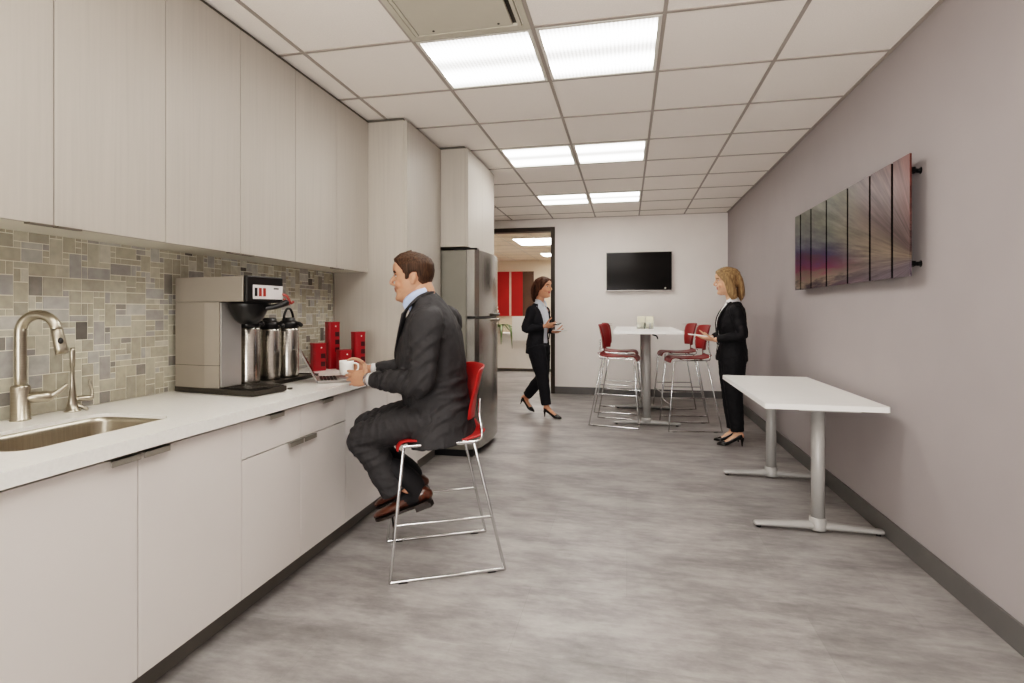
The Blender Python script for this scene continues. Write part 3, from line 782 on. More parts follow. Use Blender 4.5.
# ------------------------------------------------------------------ white training table on the right
t = thing('training_table', 'white rectangular table on two silver T-legs along the right wall', 'table', (1.02, 3.7, 0))
ZT = .718
bm = BM(); prism(bm, rloop(-.312, .272, -.685, .60, .012, 4), ZT-.028, ZT); es = None; mk('tabletop', bm, M['white'], t)
for y in (-.49, .48):
    bm = BM(); tube(bm, [(0, y, .06), (0, y, ZT-.06)], [(.034, .034)]*2, (1, 0, 0), 22, 1, False); lg = mk('leg_column', bm, M['legs'], t)
    bm = BM(); lathe(bm, [(.042, .012), (.043, .02), (.043, .075), (.036, .079)], (0, y, 0), 22); mk('collar', bm, M['legs'], lg)
    bm = BM(); tube(bm, [(-.315, y, .022), (-.16, y, .028), (0, y, .034), (.16, y, .028), (.31, y, .022)], [(.026, .013), (.03, .017), (.034, .022), (.03, .017), (.026, .013)], (0, 1, 0), 12, 3); ft = mk('foot', bm, M['legs'], t)
    for x in (-.30, .295):
        bm = BM(); lathe(bm, [(.013, 0), (.013, .012)], (x, y, 0), 10); mk('glide', bm, M['black'], ft)
    bm = BM(); box(bm, -.1, .2, y-.035, y+.035, ZT-.062, ZT-.0285, .003); br_ = mk('top_bracket', bm, M['legs'], t)
    bm = BM(); box(bm, -.125, -.1005, y-.03, y+.02, ZT-.058, ZT-.034, .002); mk('latch', bm, M['black'], br_)
bm = BM(); box(bm, -.02, .02, -.453, .443, ZT-.06, ZT-.035); mk('beam', bm, M['legs'], t)

# ------------------------------------------------------------------ office beyond the doorway
t = thing('reception_desk', 'low white desk in the office seen through the doorway', 'desk', (-2.3, 10.75, 0))
bm = BM(); box(bm, -1.4, 1.7, -.22, .3, .06, .73); mk('desk_front', bm, M['white'], t)
bm = BM(); box(bm, -1.38, 1.68, -.19, .28, 0, .06); mk('plinth', bm, M['plinth'], t)
bm = BM(); box(bm, -1.43, 1.73, -.25, .33, .73, .76, .003); mk('desk_top', bm, M['white'], t)
bm = BM(); box(bm, .06, .42, -.275, -.252, .62, 1.10, .002); mk('modesty_screen', bm, M['white'], t)
t = thing('office_wall_panel', 'large red and brown wall panel in the office beyond the doorway', 'wall art', (-2.9, 13.99, 1.08))
bm = BM(); box(bm, -.75, .205, -.05, 0, 0, 1.18); mk('red_panel', bm, M['artred'], t)['label'] = 'red panel'
bm = BM(); box(bm, .207, .50, -.05, 0, 0, 1.18); mk('brown_panel', bm, M['artbrown'], t)['label'] = 'brown panel'
bm = BM(); box(bm, -.155, -.10, -.058, -.0505, 0, 1.18); mk('pale_strip', bm, M['artpale'], t)['label'] = 'pale strip'
# orchid in pot on the desk
t = thing('potted_orchid', 'potted orchid with trailing leaves on the office desk beside the fridge edge', 'plant', (-2.54, 10.58, .76))
bm = BM(); lathe(bm, [(.05, 0), (.06, .01), (.075, .12), (.078, .13), (.07, .13), (.065, .115)], n=20); mk('pot', bm, M['pot'], t)
for k in range(11):
    a = k*2.4; L_ = .28+.1*(k % 3); dx, dy = math.cos(a), math.sin(a)*.6-.35
    bm = BM(); tube(bm, [(0, 0, .12), (dx*L_*.4, dy*L_*.4, .18), (dx*L_*.75, dy*L_*.8, .10), ((dx*L_*.9, dy*L_*1.05-.05, -.12-.08*(k % 3)) if dy*L_*.8 < -.12 else (dx*L_*.9, dy*L_, .05))], [(.01, .004), (.035, .005), (.03, .005), (.004, .002)], (-dy, dx, 0), 8, 4); mk('leaf', bm, M['leaf'], t)
for s in (-1,):
    bm = BM(); tube(bm, [(0, 0, .1), (.02*s, 0, .4), (.05*s+.02, -.02, .65), (.14*s+.03, -.05, .74)], [.006, .005, .004, .003], (0, 1, 0), 8, 4); st = mk('stem', bm, M['leaf'], t)
    for q in range(5):
        c = V((.02*s+.035*s*q*.6+.01*q, -.03, .45+.075*q)); bm = BM()
        for p in range(5): ell(bm, c+V((.017*math.cos(p*1.257), -.004, .017*math.sin(p*1.257))), (.014, .005, .014), n=8)
        mk('flower', bm, M['petal'], st)

# ------------------------------------------------------------------ people
FRONT = [(-.114, .066), (-.104, .082), (-.092, .089), (-.080, .087), (-.070, .083), (-.060, .0895), (-.051, .086), (-.043, .0915), (-.032, .0885), (-.01, .088), (.012, .0845), (.026, .0915), (.045, .0955), (.065, .0925), (.085, .078), (.1, .053), (.112, .005)]
BACK = [(-.114, .0), (-.1, .01), (-.085, .028), (-.06, .054), (-.03, .077), (0, .090), (.03, .096), (.055, .094), (.08, .08), (.1, .045), (.112, .005)]
WID = [(-.114, .022), (-.1, .04), (-.085, .05), (-.06, .06), (-.03, .067), (0, .071), (.03, .0755), (.055, .0735), (.08, .058), (.1, .032), (.112, .005)]
def interp(T, z):
    if z <= T[0][0]: return T[0][1]
    for (a, x), (b, y) in zip(T, T[1:]):
        if z <= b: return x+(y-x)*(z-a)/(b-a)
    return T[-1][1]
def headgrid(bm, mtx, offf=None, nz=44, nt=48):
    rings = []
    for i in range(nz):
        z = -.114+.226*(.5-.5*math.cos(PI*i/(nz-1)))
        f, b, w = interp(FRONT, z), interp(BACK, z), interp(WID, z)
        ring = []
        for k in range(nt):
            th = 2*PI*k/nt; c, s = math.cos(th), math.sin(th); e = 2/2.25
            p = V(((f if c > 0 else b)*math.copysign(abs(c)**e, c), w*math.copysign(abs(s)**e, s), z))
            if offf:
                d = V((p.x, p.y, max(0, z-.02)*1.3)); d = d.normalized() if d.length > 1e-5 else V((0, 0, 1))
                p = p + d*offf(math.degrees(abs(math.atan2(s, c))), z, p)
            ring.append(bm.verts.new(mtx @ p))
        rings.append(ring)
    for i in range(nz-1):
        for k in range(nt): bm.faces.new((rings[i][k], rings[i][(k+1) % nt], rings[i+1][(k+1) % nt], rings[i+1][k])).smooth = True
    bm.faces.new(list(reversed(rings[0]))); bm.faces.new(rings[-1])
def head_features(bm, mtx, fem):
    def P(*a): return mtx @ V(a)
    S = mtx.to_scale().x; sd = (mtx.to_3x3() @ V((0, 1, 0))).normalized()
    g = .88 if fem else 1
    tube(bm, [P(.08, 0, .02), P(.094, 0, .004), P(.108*(.985 if fem else 1), 0, -.014), P(.106, 0, -.023), P(.09, 0, -.03)], [(.008*S, .01*S), (.009*S*g, .01*S), (.0135*S*g, .009*S), (.015*S*g, .007*S), (.009*S, .005*S)], sd, 12, 3)
    for s in (-1, 1):
        R = (mtx.to_3x3().normalized() @ Matrix.Rotation(-.25, 3, 'Y') @ Matrix.Rotation(s*.3, 3, 'Z'))
        ell(bm, P(-.012, s*.0735, -.010), (.015*S, .006*S, .027*S), R)
        ell(bm, P(-.018, s*.0775, -.004), (.013*S, .005*S, .021*S), R)
        ell(bm, P(.058, s*.04, -.03), (.024*S, .018*S, .022*S))
    ell(bm, P(.086, 0, -.047), (.008*S, .022*S, .0045*S)); ell(bm, P(.0845, 0, -.0575), (.008*S, .02*S, .0055*S))
    ell(bm, P(.078, 0, -.094), (.014*S, .02*S, .014*S))
def hand(bm, w, fdir, pn, thumb, size=1, curl=(.5, .55, .6, .7), spread=.0, tcurl=.4):
    """w wrist, fdir towards the fingers, pn the way the palm faces, thumb = direction of the thumb side"""
    w = V(w); f = V(fdir).normalized(); n = V(pn); n = (n-f*n.dot(f)).normalized(); s = f.cross(n)
    if s.dot(V(thumb)) < 0: s = -s
    k = size
    tube(bm, [w-f*.03*k, w, w+f*.035*k, w+f*.075*k, w+f*.092*k], [(.025*k, .019*k), (.027*k, .018*k), (.039*k, .016*k), (.041*k, .0135*k), (.037*k, .011*k)], s, 14, 3)
    L = (.074, .083, .077, .06)
    for i in range(4):
        o = s*(.029-.0195*i)*k; b = w+f*(.08 - .006*(i == 3) - .003*(i == 0))*k+o; d = f+s*(spread*(1.5-i)); d.normalize()
        c = curl[i]; pts = [b-f*.015*k, b]; ang = 0; p = b.copy()
        for seg, q in zip((.45, .32, .23), (.7, 1, .9)):
            ang += c*q; p = p + (d*math.cos(ang)+n*math.sin(ang))*(L[i]*seg*k); pts.append(p.copy())
        r = (.0088, .0092, .0088, .0078)[i]*k
        tube(bm, pts, [r, r, r*.95, r*.88, r*.75], s, 10, 3)
    b = w+f*.022*k+s*.026*k; p = b.copy(); pts = [b-s*.012*k, b]; d = (f*.62+s*.72+n*.3).normalized(); ang = 0
    for seg in (.04, .032, .026):
        p = p+(d*math.cos(ang)+(f*.75+n*.65-s*.3).normalized()*math.sin(ang))*seg*k; pts.append(p.copy()); ang += tcurl
    tube(bm, pts, [.014*k, .0135*k, .011*k, .0098*k, .008*k], n, 10, 3)
def paint_body(bm, hm, skin, lips, brow, blush=None):
    cl = bm.loops.layers.float_color.new('Col'); inv = hm.inverted()
    sk, lp, bw = lin(skin), lin(lips), lin(brow)
    cache = {}
    for v in bm.verts:
        p = inv @ v.co; c = sk
        if -.13 < p.z < .13 and p.length < .16:
            if p.x > .078 and abs(p.y) < .026-.35*abs(p.z+.052) and -.0645 < p.z < -.0425: c = lp
            elif p.x > .058 and .012 < abs(p.y) < .052 and abs(p.z-(.0305-.16*abs(abs(p.y)-.032))) < .005: c = bw
            elif p.x > .04 and abs(p.y) > .03 and -.05 < p.z < -.01: c = tuple(a*b for a, b in zip(sk, (1.03, .93, .91)))
        cache[v.index] = c
    for f in bm.faces:
        for l in f.loops: l[cl] = (*cache[l.vert.index], 1)
def eyes(root, hm):
    S = hm.to_scale().x
    for s in (-1, 1):
        bm = BM(); ell(bm, hm @ V((.0715, s*.0325, .0095)), (.0078*S, .0135*S, .0050*S), hm.to_3x3().normalized(), 14); e = mk('eye', bm, M['eyewhite'], root)
        bm = BM(); ell(bm, hm @ V((.0785, s*.0315, .0095)), (.0028*S, .0064*S, .0052*S), hm.to_3x3().normalized(), 12); mk('iris', bm, M['iris'], e)
        bm = BM(); tube(bm, [hm @ V((.0745, s*.018, .0135)), hm @ V((.0795, s*.032, .0168)), hm @ V((.0715, s*.0475, .0125))], [.0022*S]*3, (0, 0, 1), 6, 3); mk('eyelash', bm, M['sock'], e)
def dress_shoe(root, heel, toe, up=(0, 0, 1)):
    h, t = V(heel), V(toe); f = (t-h).normalized(); L = (t-h).length; u = V(up); u = (u-f*u.dot(f)).normalized(); s = u.cross(f)
    Mx = Matrix((( f.x, s.x, u.x, h.x), (f.y, s.y, u.y, h.y), (f.z, s.z, u.z, h.z), (0, 0, 0, 1)))
    bm = BM()
    sec = [(.01, .026, .062), (.06, .034, .082), (.2, .036, .088), (.34, .036, .078), (.5, .040, .064), (.68, .046, .05), (.82, .044, .042), (.93, .034, .034), (.99, .016, .026)]
    tube(bm, [Mx @ V((x*L, 0, .018+hh*.42)) for x, w_, hh in sec], [(w_, hh*.44) for x, w_, hh in sec], s, 18, 3)
    sh = mk('shoe', remesh(bm, .004, 2), M['brownleather'], root, smooth=True); sh['label'] = 'brown leather dress shoe'
    bm = BM(); lp = []
    for x, w_, hh in sec: lp.append((x*L, w_+.003))
    lp = lp + [(L*1.005, 0)] + [(x, -w_) for x, w_ in reversed(lp)]
    prism(bm, lp, .006, .018); bm.transform(Mx); mk('sole', bm, M['sole'], sh)
    bm = BM(); prism(bm, [(-.002, -.024), (.075, -.031), (.075, .031), (-.002, .024)], -.016, .0058); bm.transform(Mx); mk('heel', bm, M['sole'], sh)
    bm = BM()
    for q in range(4): tube(bm, [Mx @ V((L*(.36+.055*q), y, .083-.008*q-.5*abs(y))) for y in (-.016, 0, .016)], [.0022]*3, f, 6, 2)
    mk('laces', bm, M['sole'], sh)
def pump(root, body, heel, toe, heel_h, up=(0, 0, 1)):
    """heel / toe = ground-contact points of stiletto tip and toe; also adds the foot to the body"""
    h, t = V(heel), V(toe); f = (t-h); L = f.length; f.normalize(); u = V(up); u = (u-f*u.dot(f)).normalized(); s = u.cross(f)
    Mx = Matrix(((f.x, s.x, u.x, h.x), (f.y, s.y, u.y, h.y), (f.z, s.z, u.z, h.z), (0, 0, 0, 1)))
    def P(x, y, z): return Mx @ V((x*L, y, z))
    H = heel_h
    bm = BM()
    tube(bm, [P(.0, 0, H+.002), P(.2, 0, H-.006), P(.42, 0, H*.52), P(.62, 0, .014), P(.8, 0, .009), P(.98, 0, .009)], [(.02, .008), (.026, .008), (.026, .007), (.038, .0075), (.036, .0075), (.01, .007)], s, 14, 4)
    tube(bm, [P(.70, 0, .026), P(.83, 0, .021), P(.97, 0, .014)], [(.037, .018), (.033, .014), (.012, .008)], s, 14, 3)
    for y in (-1, 1):
        tube(bm, [P(-.03, 0, H+.03), P(.06, y*.026, H+.026), P(.26, y*.031, H+.006), P(.48, y*.034, H*.5+.014), P(.7, y*.036, .025)], [(.014, .005), (.02, .004), (.013, .004), (.012, .004), (.012, .005)], u, 10, 4)
    tube(bm, [P(.01, 0, H), P(.02, 0, H*.5), P(.015, 0, .004)], [(.015, .016), (.008, .009), (.0055, .0055)], s, 10, 3)
    sh = mk('shoe', remesh(bm, .0032, 1), M['blackleather'], root, smooth=True); sh['label'] = 'black high-heeled pump'
    return P(.08, 0, H+.02), P(.35, 0, H*.75+.022), P(.62, 0, .035), P(.85, 0, .022), s
def folds(bm, L):
    # soft cloth folds: ridges across a direction, fading away from a centre
    bm.normal_update(); mv = []
    for v in bm.verts:
        a = 0
        for c, d, wl, amp, R in L:
            p = v.co-V(c); g = p.length_squared/(R*R)
            if g < 4:
                ph = p.dot(V(d).normalized())*2*PI/wl + 2.2*noise.noise(v.co*9)
                a += amp*math.exp(-g*1.2)*(math.cos(ph)+.35*math.cos(2*ph+1))
        if a: mv.append((v, v.normal*a))
    for v, d in mv: v.co += d
def cutfaces(bm, pred):
    bmesh.ops.delete(bm, geom=[f for f in bm.faces if pred(f.calc_center_median())], context='FACES')

def arm_pts(sh, el, wr): 
    sh, el, wr = V(sh), V(el), V(wr)
    return sh, sh.lerp(el, .5), el, el.lerp(wr, .5), wr
def hmat(pos, yaw=0, pitch=0, S=1, roll=0):
    return Matrix.Translation(V(pos)) @ Matrix.Rotation(yaw, 4, 'Z') @ Matrix.Rotation(pitch, 4, 'Y') @ Matrix.Rotation(roll, 4, 'X') @ Matrix.Scale(S, 4)

# ---- seated man ------------------------------------------------------------------
def man():
    ang = PI+.08
    t = thing('person', 'seated man in charcoal suit and brown shoes holding a mug at the counter', 'person', (-.886, 2.522, 0), ang)
    hm = hmat((.152, 0, 1.366), .10, .06, 1.055)
    mx2loc = t.matrix_basis if False else (Matrix.Translation(V((-.886, 2.522, 0))) @ Matrix.Rotation(ang, 4, 'Z')).inverted()
    mug = mx2loc @ MUG
    bm = BM(); headgrid(bm, hm); head_features(bm, hm, False)
    tube(bm, [(.07, 0, 1.16), (.09, 0, 1.24), (.115, 0, 1.31), (.125, 0, 1.36)], [(.075, .062), (.063, .062), (.06, .062), (.055, .055)], (0, 1, 0), 16, 3)
    tube(bm, [(.0, 0, .68), (.03, 0, .8), (.05, 0, .95), (.055, 0, 1.08), (.06, 0, 1.19)], [(.14, .10), (.13, .10), (.145, .11), (.16, .10), (.1, .06)], (0, 1, 0), 18, 3)
    WN, WF = V((.372, .05, .862)), V((.492, -.25, .876))
    shN, elN = V((.03, .175, 1.165)), V((.055, .235, .875)); shF, elF = V((.03, -.175, 1.165)), V((.14, -.29, .90))
    for sh, el, wr in ((shN, elN, WN), (shF, elF, WF)):
        tube(bm, arm_pts(sh, el, wr), [.05, .045, .04, .035, .026], (0, 1, 0), 12, 3)
    hand(bm, WN, V((.56, -.03, .866))-WN, (-.05, -.92, -.3), (.1, -.4, 1), 1.04, (.06, .12, .2, .3), .02, .35)
    # far hand wraps round the mug from the man's right
    hand(bm, WF, (.98, .12, -.02), (-.1, .95, 0), (.2, .4, .75), .98, (.5, .55, .6, .65), .0, .75)
    for s, kn, an in ((1, (.37, .11, .595), (.17, .09, .36)), (-1, (.425, -.10, .60), (.25, -.09, .36))):
        tube(bm, [(.02, s*.1, .69), V((.02, s*.1, .69)).lerp(V(kn), .5), kn, V(kn).lerp(V(an), .5), an], [.06, .05, .04, .036, .032], (0, 1, 0), 12, 3)
        h_ = V((.09, s*.09, .31)) if s > 0 else V((.17, -.09, .30)); tube(bm, [an, V(an).lerp(h_, .6), h_, h_+V((.09, 0, -.045))], [.03, .028, .026, .02], (0, 1, 0), 10, 3)
    bm = remesh(bm, .0034, 2); paint_body(bm, hm, (190, 140, 116), (164, 94, 84), (52, 36, 28))
    mk('body', bm, M['skin'], t); eyes(t, hm)
    HL = [(0, .074), (25, .077), (45, .068), (60, .05), (70, .028), (76, -.012), (84, -.016), (92, .018), (104, .016), (112, -.025), (135, -.05), (180, -.058)]
    def off(deg, z, p):
        zh = interp(HL, deg); k = max(0, min(1, (z-zh)/.012+.3))
        th = .004+.008*max(0, (z-.03)/.08)+(.007 if deg < 60 else 0)*max(0, (z-.055)/.055)
        return -.006+(th+.006)*k+.0022*k*noise.noise(V((p.x*150, p.y*150, p.z*55)))
    bm = BM(); headgrid(bm, hm, off, 70, 80); h = mk('hair', bm, M['hair_brown'], t); h['label'] = 'short brown hair'
    # shirt
    bm = BM()
    tube(bm, [(.03, 0, .72), (.06, 0, .85), (.07, 0, .98), (.072, 0, 1.10), (.085, 0, 1.18), (.097, 0, 1.235)], [(.15, .13), (.155, .14), (.17, .138), (.17, .113), (.12, .08), (.078, .068)], (0, 1, 0), 24, 3)
    tube(bm, [(.092, 0, 1.19), (.110, 0, 1.245), (.120, 0, 1.290)], [(.08, .076), (.072, .068), (.067, .063)], (0, 1, 0), 24, 3, False)
    bm = remesh(bm, .006, 2); s_ = mk('shirt', bm, M['shirtblue'], t); s_['label'] = 'pale blue dress shirt'
    bm = BM()
    for s in (-1, 1):
        tube(bm, [(.075, s*.05, 1.300), (.12, s*.068, 1.277), (.172, s*.042, 1.238), (.178, s*.03, 1.20)], [(.005, .016), (.005, .022), (.005, .024), (.004, .006)], (0, 1, 0), 8, 3)
    mk('collar', bm, M['shirtblue'], s_)
    bm = BM()
    for w, el in ((WN, elN), (WF, elF)):
        d = (el-w).normalized(); tube(bm, [w+d*.022, w+d*.07], [(.034, .032)]*2, (0, 0, 1), 14, 1, False)
    mk('shirt_cuff', bm, M['shirtwhite'], s_)
    # jacket
    bm = BM()
    tube(bm, [(.0, 0, .572), (.012, 0, .68), (.035, 0, .77), (.055, 0, .87), (.06, 0, .98), (.058, 0, 1.09), (.068, 0, 1.175), (.082, 0, 1.228), (.102, 0, 1.268)],
         [(.255, .165), (.222, .155), (.185, .16), (.185, .168), (.20, .166), (.212, .145), (.18, .108), (.112, .084), (.084, .060)], (0, 1, 0), 32, 4, False)
    for sh, el, wr, s in ((shN, elN, WN, 1), (shF, elF, WF, -1)):
        e2 = wr+(el-wr).normalized()*.072; fa = (e2-el)
        tube(bm, [sh+V((.0, -s*.03, .005)), sh+V((-.005, s*.012, -.03)), sh.lerp(el, .5)+V((-.01, s*.005, 0)), el+V((-.01, 0, .0)), el+fa*.35, el+fa*.7, e2], [.07, .078, .068, .063, .058, .05, .0455], (0, 1, 0), 18, 4, True)
    bm = remesh(bm, .006, 4)
    wrinkle(bm, .007, 11, (1, 1, .55)); wrinkle(bm, .002, 40)
    folds(bm, [(elN+V((.03, 0, .02)), (.75, 0, .65), .045, .006, .10), (elN+V((.0, 0, .14)), (.5, .1, .85), .055, .0045, .10), (elN.lerp(WN, .55), (.95, -.2, .25), .05, .0045, .09), (elF, (.75, 0, .65), .045, .006, .10), (shN+V((0, 0, -.06)), (.45, 0, .9), .06, .004, .09),
               (V((.0, .18, .74)), (.45, 0, .9), .06, .005, .13), (V((-.09, .1, .80)), (.2, 0, .95), .065, .005, .13), (V((.08, .17, .66)), (.9, 0, .35), .07, .005, .11)])
    def vee(c):
        if c.x < .10 or not .70 < c.z < 1.30: return False
        w = .062*(c.z-.86)/.36 if c.z > .86 else (.02*(.86-c.z)/.2)
        return abs(c.y) < max(w, .004) and c.x > .12
    cutfaces(bm, vee)
    j = mk('jacket', bm, M['suit'], t); j['label'] = 'charcoal suit jacket'
    bm = BM()
    for s in (-1, 1):
        tube(bm, [(.218, s*.018, .87), (.228, s*.045, .98), (.203, s*.075, 1.07), (.175, s*.10, 1.15), (.168, s*.088, 1.19), (.142, s*.085, 1.228), (.10, s*.080, 1.262), (.06, s*.05, 1.284)],
             [(.006, .003), (.02, .006), (.032, .007), (.042, .008), (.03, .008), (.02, .007), (.008, .012), (.006, .014)], (.0, 1, -.3*s), 12, 4)
    tube(bm, [(.085, -.076, 1.266), (.06, -.05, 1.282), (.047, 0, 1.286), (.06, .05, 1.282), (.085, .076, 1.266)], [(.005, .013)]*5, (1, 0, 0), 10, 3)
    mk('lapel', bm, M['suit'], j)
    bm = BM(); box(bm, -.055, .055, -.008, .004, -.03, .03, .003); pk = mk('pocket_flap', bm, M['suit'], j); pk.location = (.06, .187, .70); pk.rotation_euler = (.1, 0, 0)
    # trousers
    bm = BM(); ell(bm, (.0, 0, .705), (.14, .19, .09), n=24)
    for s, kn, hemp in ((1, V((.368, .112, .592)), V((.208, .092, .325))), (-1, V((.43, -.10, .60)), V((.262, -.09, .285)))):
        hp = V((.0, s*.1, .70)); dn = (hemp-kn).normalized()
        tube(bm, [hp, hp.lerp(kn, .5)+V((0, 0, .005)), kn+V((-.04, 0, .012)), kn+V((.006, 0, -.012)), kn+dn*.08, kn.lerp(hemp, .6), hemp], [(.115, .095), (.104, .09), (.08, .075), (.072, .073), (.07, .074), (.066, .071), (.066, .07)], (0, 1, 0), 22, 4, False)
    bm = remesh(bm, .0055, 3); wrinkle(bm, .005, 14, (.7, 1, 1)); wrinkle(bm, .002, 40)
    folds(bm, [(V((.30, .12, .66)), (.95, 0, .1), .04, .005, .10), (V((.33, .11, .54)), (.4, 0, .9), .04, .005, .09), (V((.12, .13, .70)), (.9, 0, -.4), .05, .005, .12), (V((.22, .09, .38)), (.2, 0, .95), .05, .004, .08), (V((.36, -.1, .64)), (.95, 0, .1), .04, .005, .10)])
    tr = mk('trousers', bm, M['trouser'], t); tr['label'] = 'charcoal suit trousers'
    for s, a, h0, t0 in ((1, V((.22, .092, .44)), V((.036, .09, .285)), V((.305, .09, .178))), (-1, V((.29, -.09, .44)), V((.105, -.09, .285)), V((.372, -.09, .168)))):
        bm = BM(); tube(bm, [a, a.lerp(h0, .5)+V((.0, 0, .015)), h0+V((.075, 0, .032)), h0+V((.15, 0, -.002))], [.05, .048, .042, .033], (0, 1, 0), 14, 3); mk('sock', bm, M['sock'], t)
        dress_shoe(t, h0, t0)
    bm = BM(); d = (elN-WN).normalized(); tube(bm, [WN+d*.001, WN+d*.012], [(.033, .029)]*2, (0, 0, 1), 16, 1, False); mk('watch', bm, M['watch'], t)
man()

# ---- women -----------------------------------------------------------------------
def woman(label, loc, ang, P):
    t = thing('person', label, 'person', loc, ang)
    hm = hmat(P['head'], P.get('hyaw', 0), P.get('hpitch', 0), P['hs'])
    hp = V(P['head']); nb = V(P['neck'])
    bm = BM(); headgrid(bm, hm); head_features(bm, hm, True)
    tube(bm, [nb+V((-.01, 0, -.08)), nb, hp+V((-.02, 0, -.08)), hp+V((-.012, 0, -.03))], [(.065, .05), (.047, .048), (.046, .048), (.045, .045)], (0, 1, 0), 14, 3)
    T = P['torso']
    tube(bm, [q[0] for q in T], [(q[1]*.80, q[2]*.72) for q in T], (0, 1, 0), 16, 3)
    for A in P['arms']:
        tube(bm, arm_pts(A['sh'], A['el'], A['wr']), [.038, .036, .032, .028, .021], (0, 1, 0), 12, 3)
        hand(bm, A['wr'], A['dir'], A['pn'], A['th'], .86, A.get('curl', (.3, .35, .4, .5)), .02, .3)
    for Lg in P['legs']:
        a = Lg['ankle']; f0, f1, f2, f3, sd = pump(t, bm, Lg['heel'], Lg['toe'], Lg['hh'], Lg.get('up', (0, 0, 1)))
        tube(bm, [Lg['hip'], V(Lg['hip']).lerp(V(Lg['knee']), .5), Lg['knee'], V(Lg['knee']).lerp(V(a), .4), a], [.07, .062, .045, .045, .029], (0, 1, 0), 12, 3)
        tube(bm, [a, f0+V((0, 0, .012)), f0], [.029, .03, .024], (0, 1, 0), 12, 3)
        tube(bm, [f0, f1, f2, f3], [(.024, .024), (.027, .024), (.031, .017), (.024, .009)], sd, 12, 3)
        tube(bm, [a, f1+V((0, 0, .004)), f2], [(.028, .03), (.026, .022), (.029, .014)], sd, 12, 3)
    bm = remesh(bm, .0036, 2); paint_body(bm, hm, P['skin'], P['lips'], P['brow']); mk('body', bm, M['skin'], t); eyes(t, hm)
    # hair
    HL = P['hairline']
    def off(deg, z, p):
        zh = interp(HL, deg); k = max(0, min(1, (z-zh)/.012+.3))
        return -.006+(.0135+.006)*k+.002*k*noise.noise(V((p.x*120, p.y*120, p.z*20)))
    bm = BM(); headgrid(bm, hm, off, 60, 64)
    for pts, rad in P['locks']: tube(bm, [hm @ V(q) for q in pts], rad, hm.to_3x3() @ V((0, 1, 0)), 16, 4)
    bm = remesh(bm, .004, 1); wrinkle(bm, .003, 60, (1, 1, .12)); h = mk('hair', bm, M[P['hairm']], t); h['label'] = P['hairlab']
    # blouse
    bm = BM(); tube(bm, [q[0] for q in T[1:]], [(q[1]*.90, q[2]*(.90 if P['hairm'] == 'hair_dark' else .985)) for q in T[1:]], (0, 1, 0), 24, 4)
    tube(bm, [V(T[-1][0])+V((-.005, 0, -.03)), nb+V((-.008, 0, -.032))], [(.058, .05), (.054, .05)], (0, 1, 0), 18, 1, False)
    bm = remesh(bm, .006, 2); s_ = mk('blouse', bm, M[P['shirtm']], t); s_['label'] = P['shirtlab']
    bm = BM()
    if P['hairm'] == 'hair_blonde':
        for s in (-1, 1): tube(bm, [nb+V((.0, s*.05, -.03)), nb+V((.04, s*.045, -.05)), nb+V((.085, s*.02, -.10))], [(.002, .004), (.002, .006), (.002, .004)], (0, 1, 0), 8, 3)
    else:
      for s in (-1, 1): tube(bm, [nb+V((-.03, s*.05, .012)), nb+V((.03, s*.052, .0)), nb+V((.066, s*.034, -.04)), nb+V((.072, s*.03, -.075))], [(.003, .007), (.003, .011), (.003, .012), (.002, .004)], (0, 1, 0), 8, 3)
    mk('collar', bm, M[P['shirtm']], s_)
    # jacket
    bm = BM(); tube(bm, [q[0] for q in T], [(q[1], q[2]) for q in T], (0, 1, 0), 28, 4, False)
    for A in P['arms']:
        sh, el, wr = V(A['sh']), V(A['el']), V(A['wr']); s = math.copysign(1, sh.y); e2 = wr+(el-wr).normalized()*.048
        tube(bm, [sh+V((0, -s*.03, .0)), sh+V((0, s*.008, -.02)), sh.lerp(el, .5), el, el.lerp(e2, .5), e2], [.052, .058, .052, .048, .042, .036], (0, 1, 0), 16, 4)
    bm = remesh(bm, .006, 3); wrinkle(bm, .005, 18, (1, 1, .6)); wrinkle(bm, .0025, 42)
    cutfaces(bm, P['vee'])
    j = mk('jacket', bm, M[P['jm']], t); j['label'] = P['jlab']
    bm = BM()
    for s in (-1, 1): tube(bm, [V((a, s*b, c)) for a, b, c in P['lapel']], [(.004, .004), (.016, .006), (.028, .007), (.024, .008), (.012, .014)], (0, 1, -.3*s), 10, 4)
    mk('lapel', bm, M[P['jm']], j)
    # trousers
    bm = BM(); Z = P['legs'][0]['hip']; ell(bm, (Z[0]-.008, 0, P['pelz']-.03), (.122, .165, .11), n=20)
    for Lg in P['legs']:
        hpv, kn, an = V(Lg['hip']), V(Lg['knee']), V(Lg['ankle']); he = an+(kn-an).normalized()*.012
        tube(bm, [hpv, hpv.lerp(kn, .5), kn, kn.lerp(he, .5), he], [(.098, .11), (.09, .098), (.068, .076), (.06, .067), (.052, .056)], (0, 1, 0), 20, 4, False)
    bm = remesh(bm, .006, 3); wrinkle(bm, .004, 20); wrinkle(bm, .002, 45)
    tr = mk('trousers', bm, M[P['pm']], t); tr['label'] = P['plab']
    return t

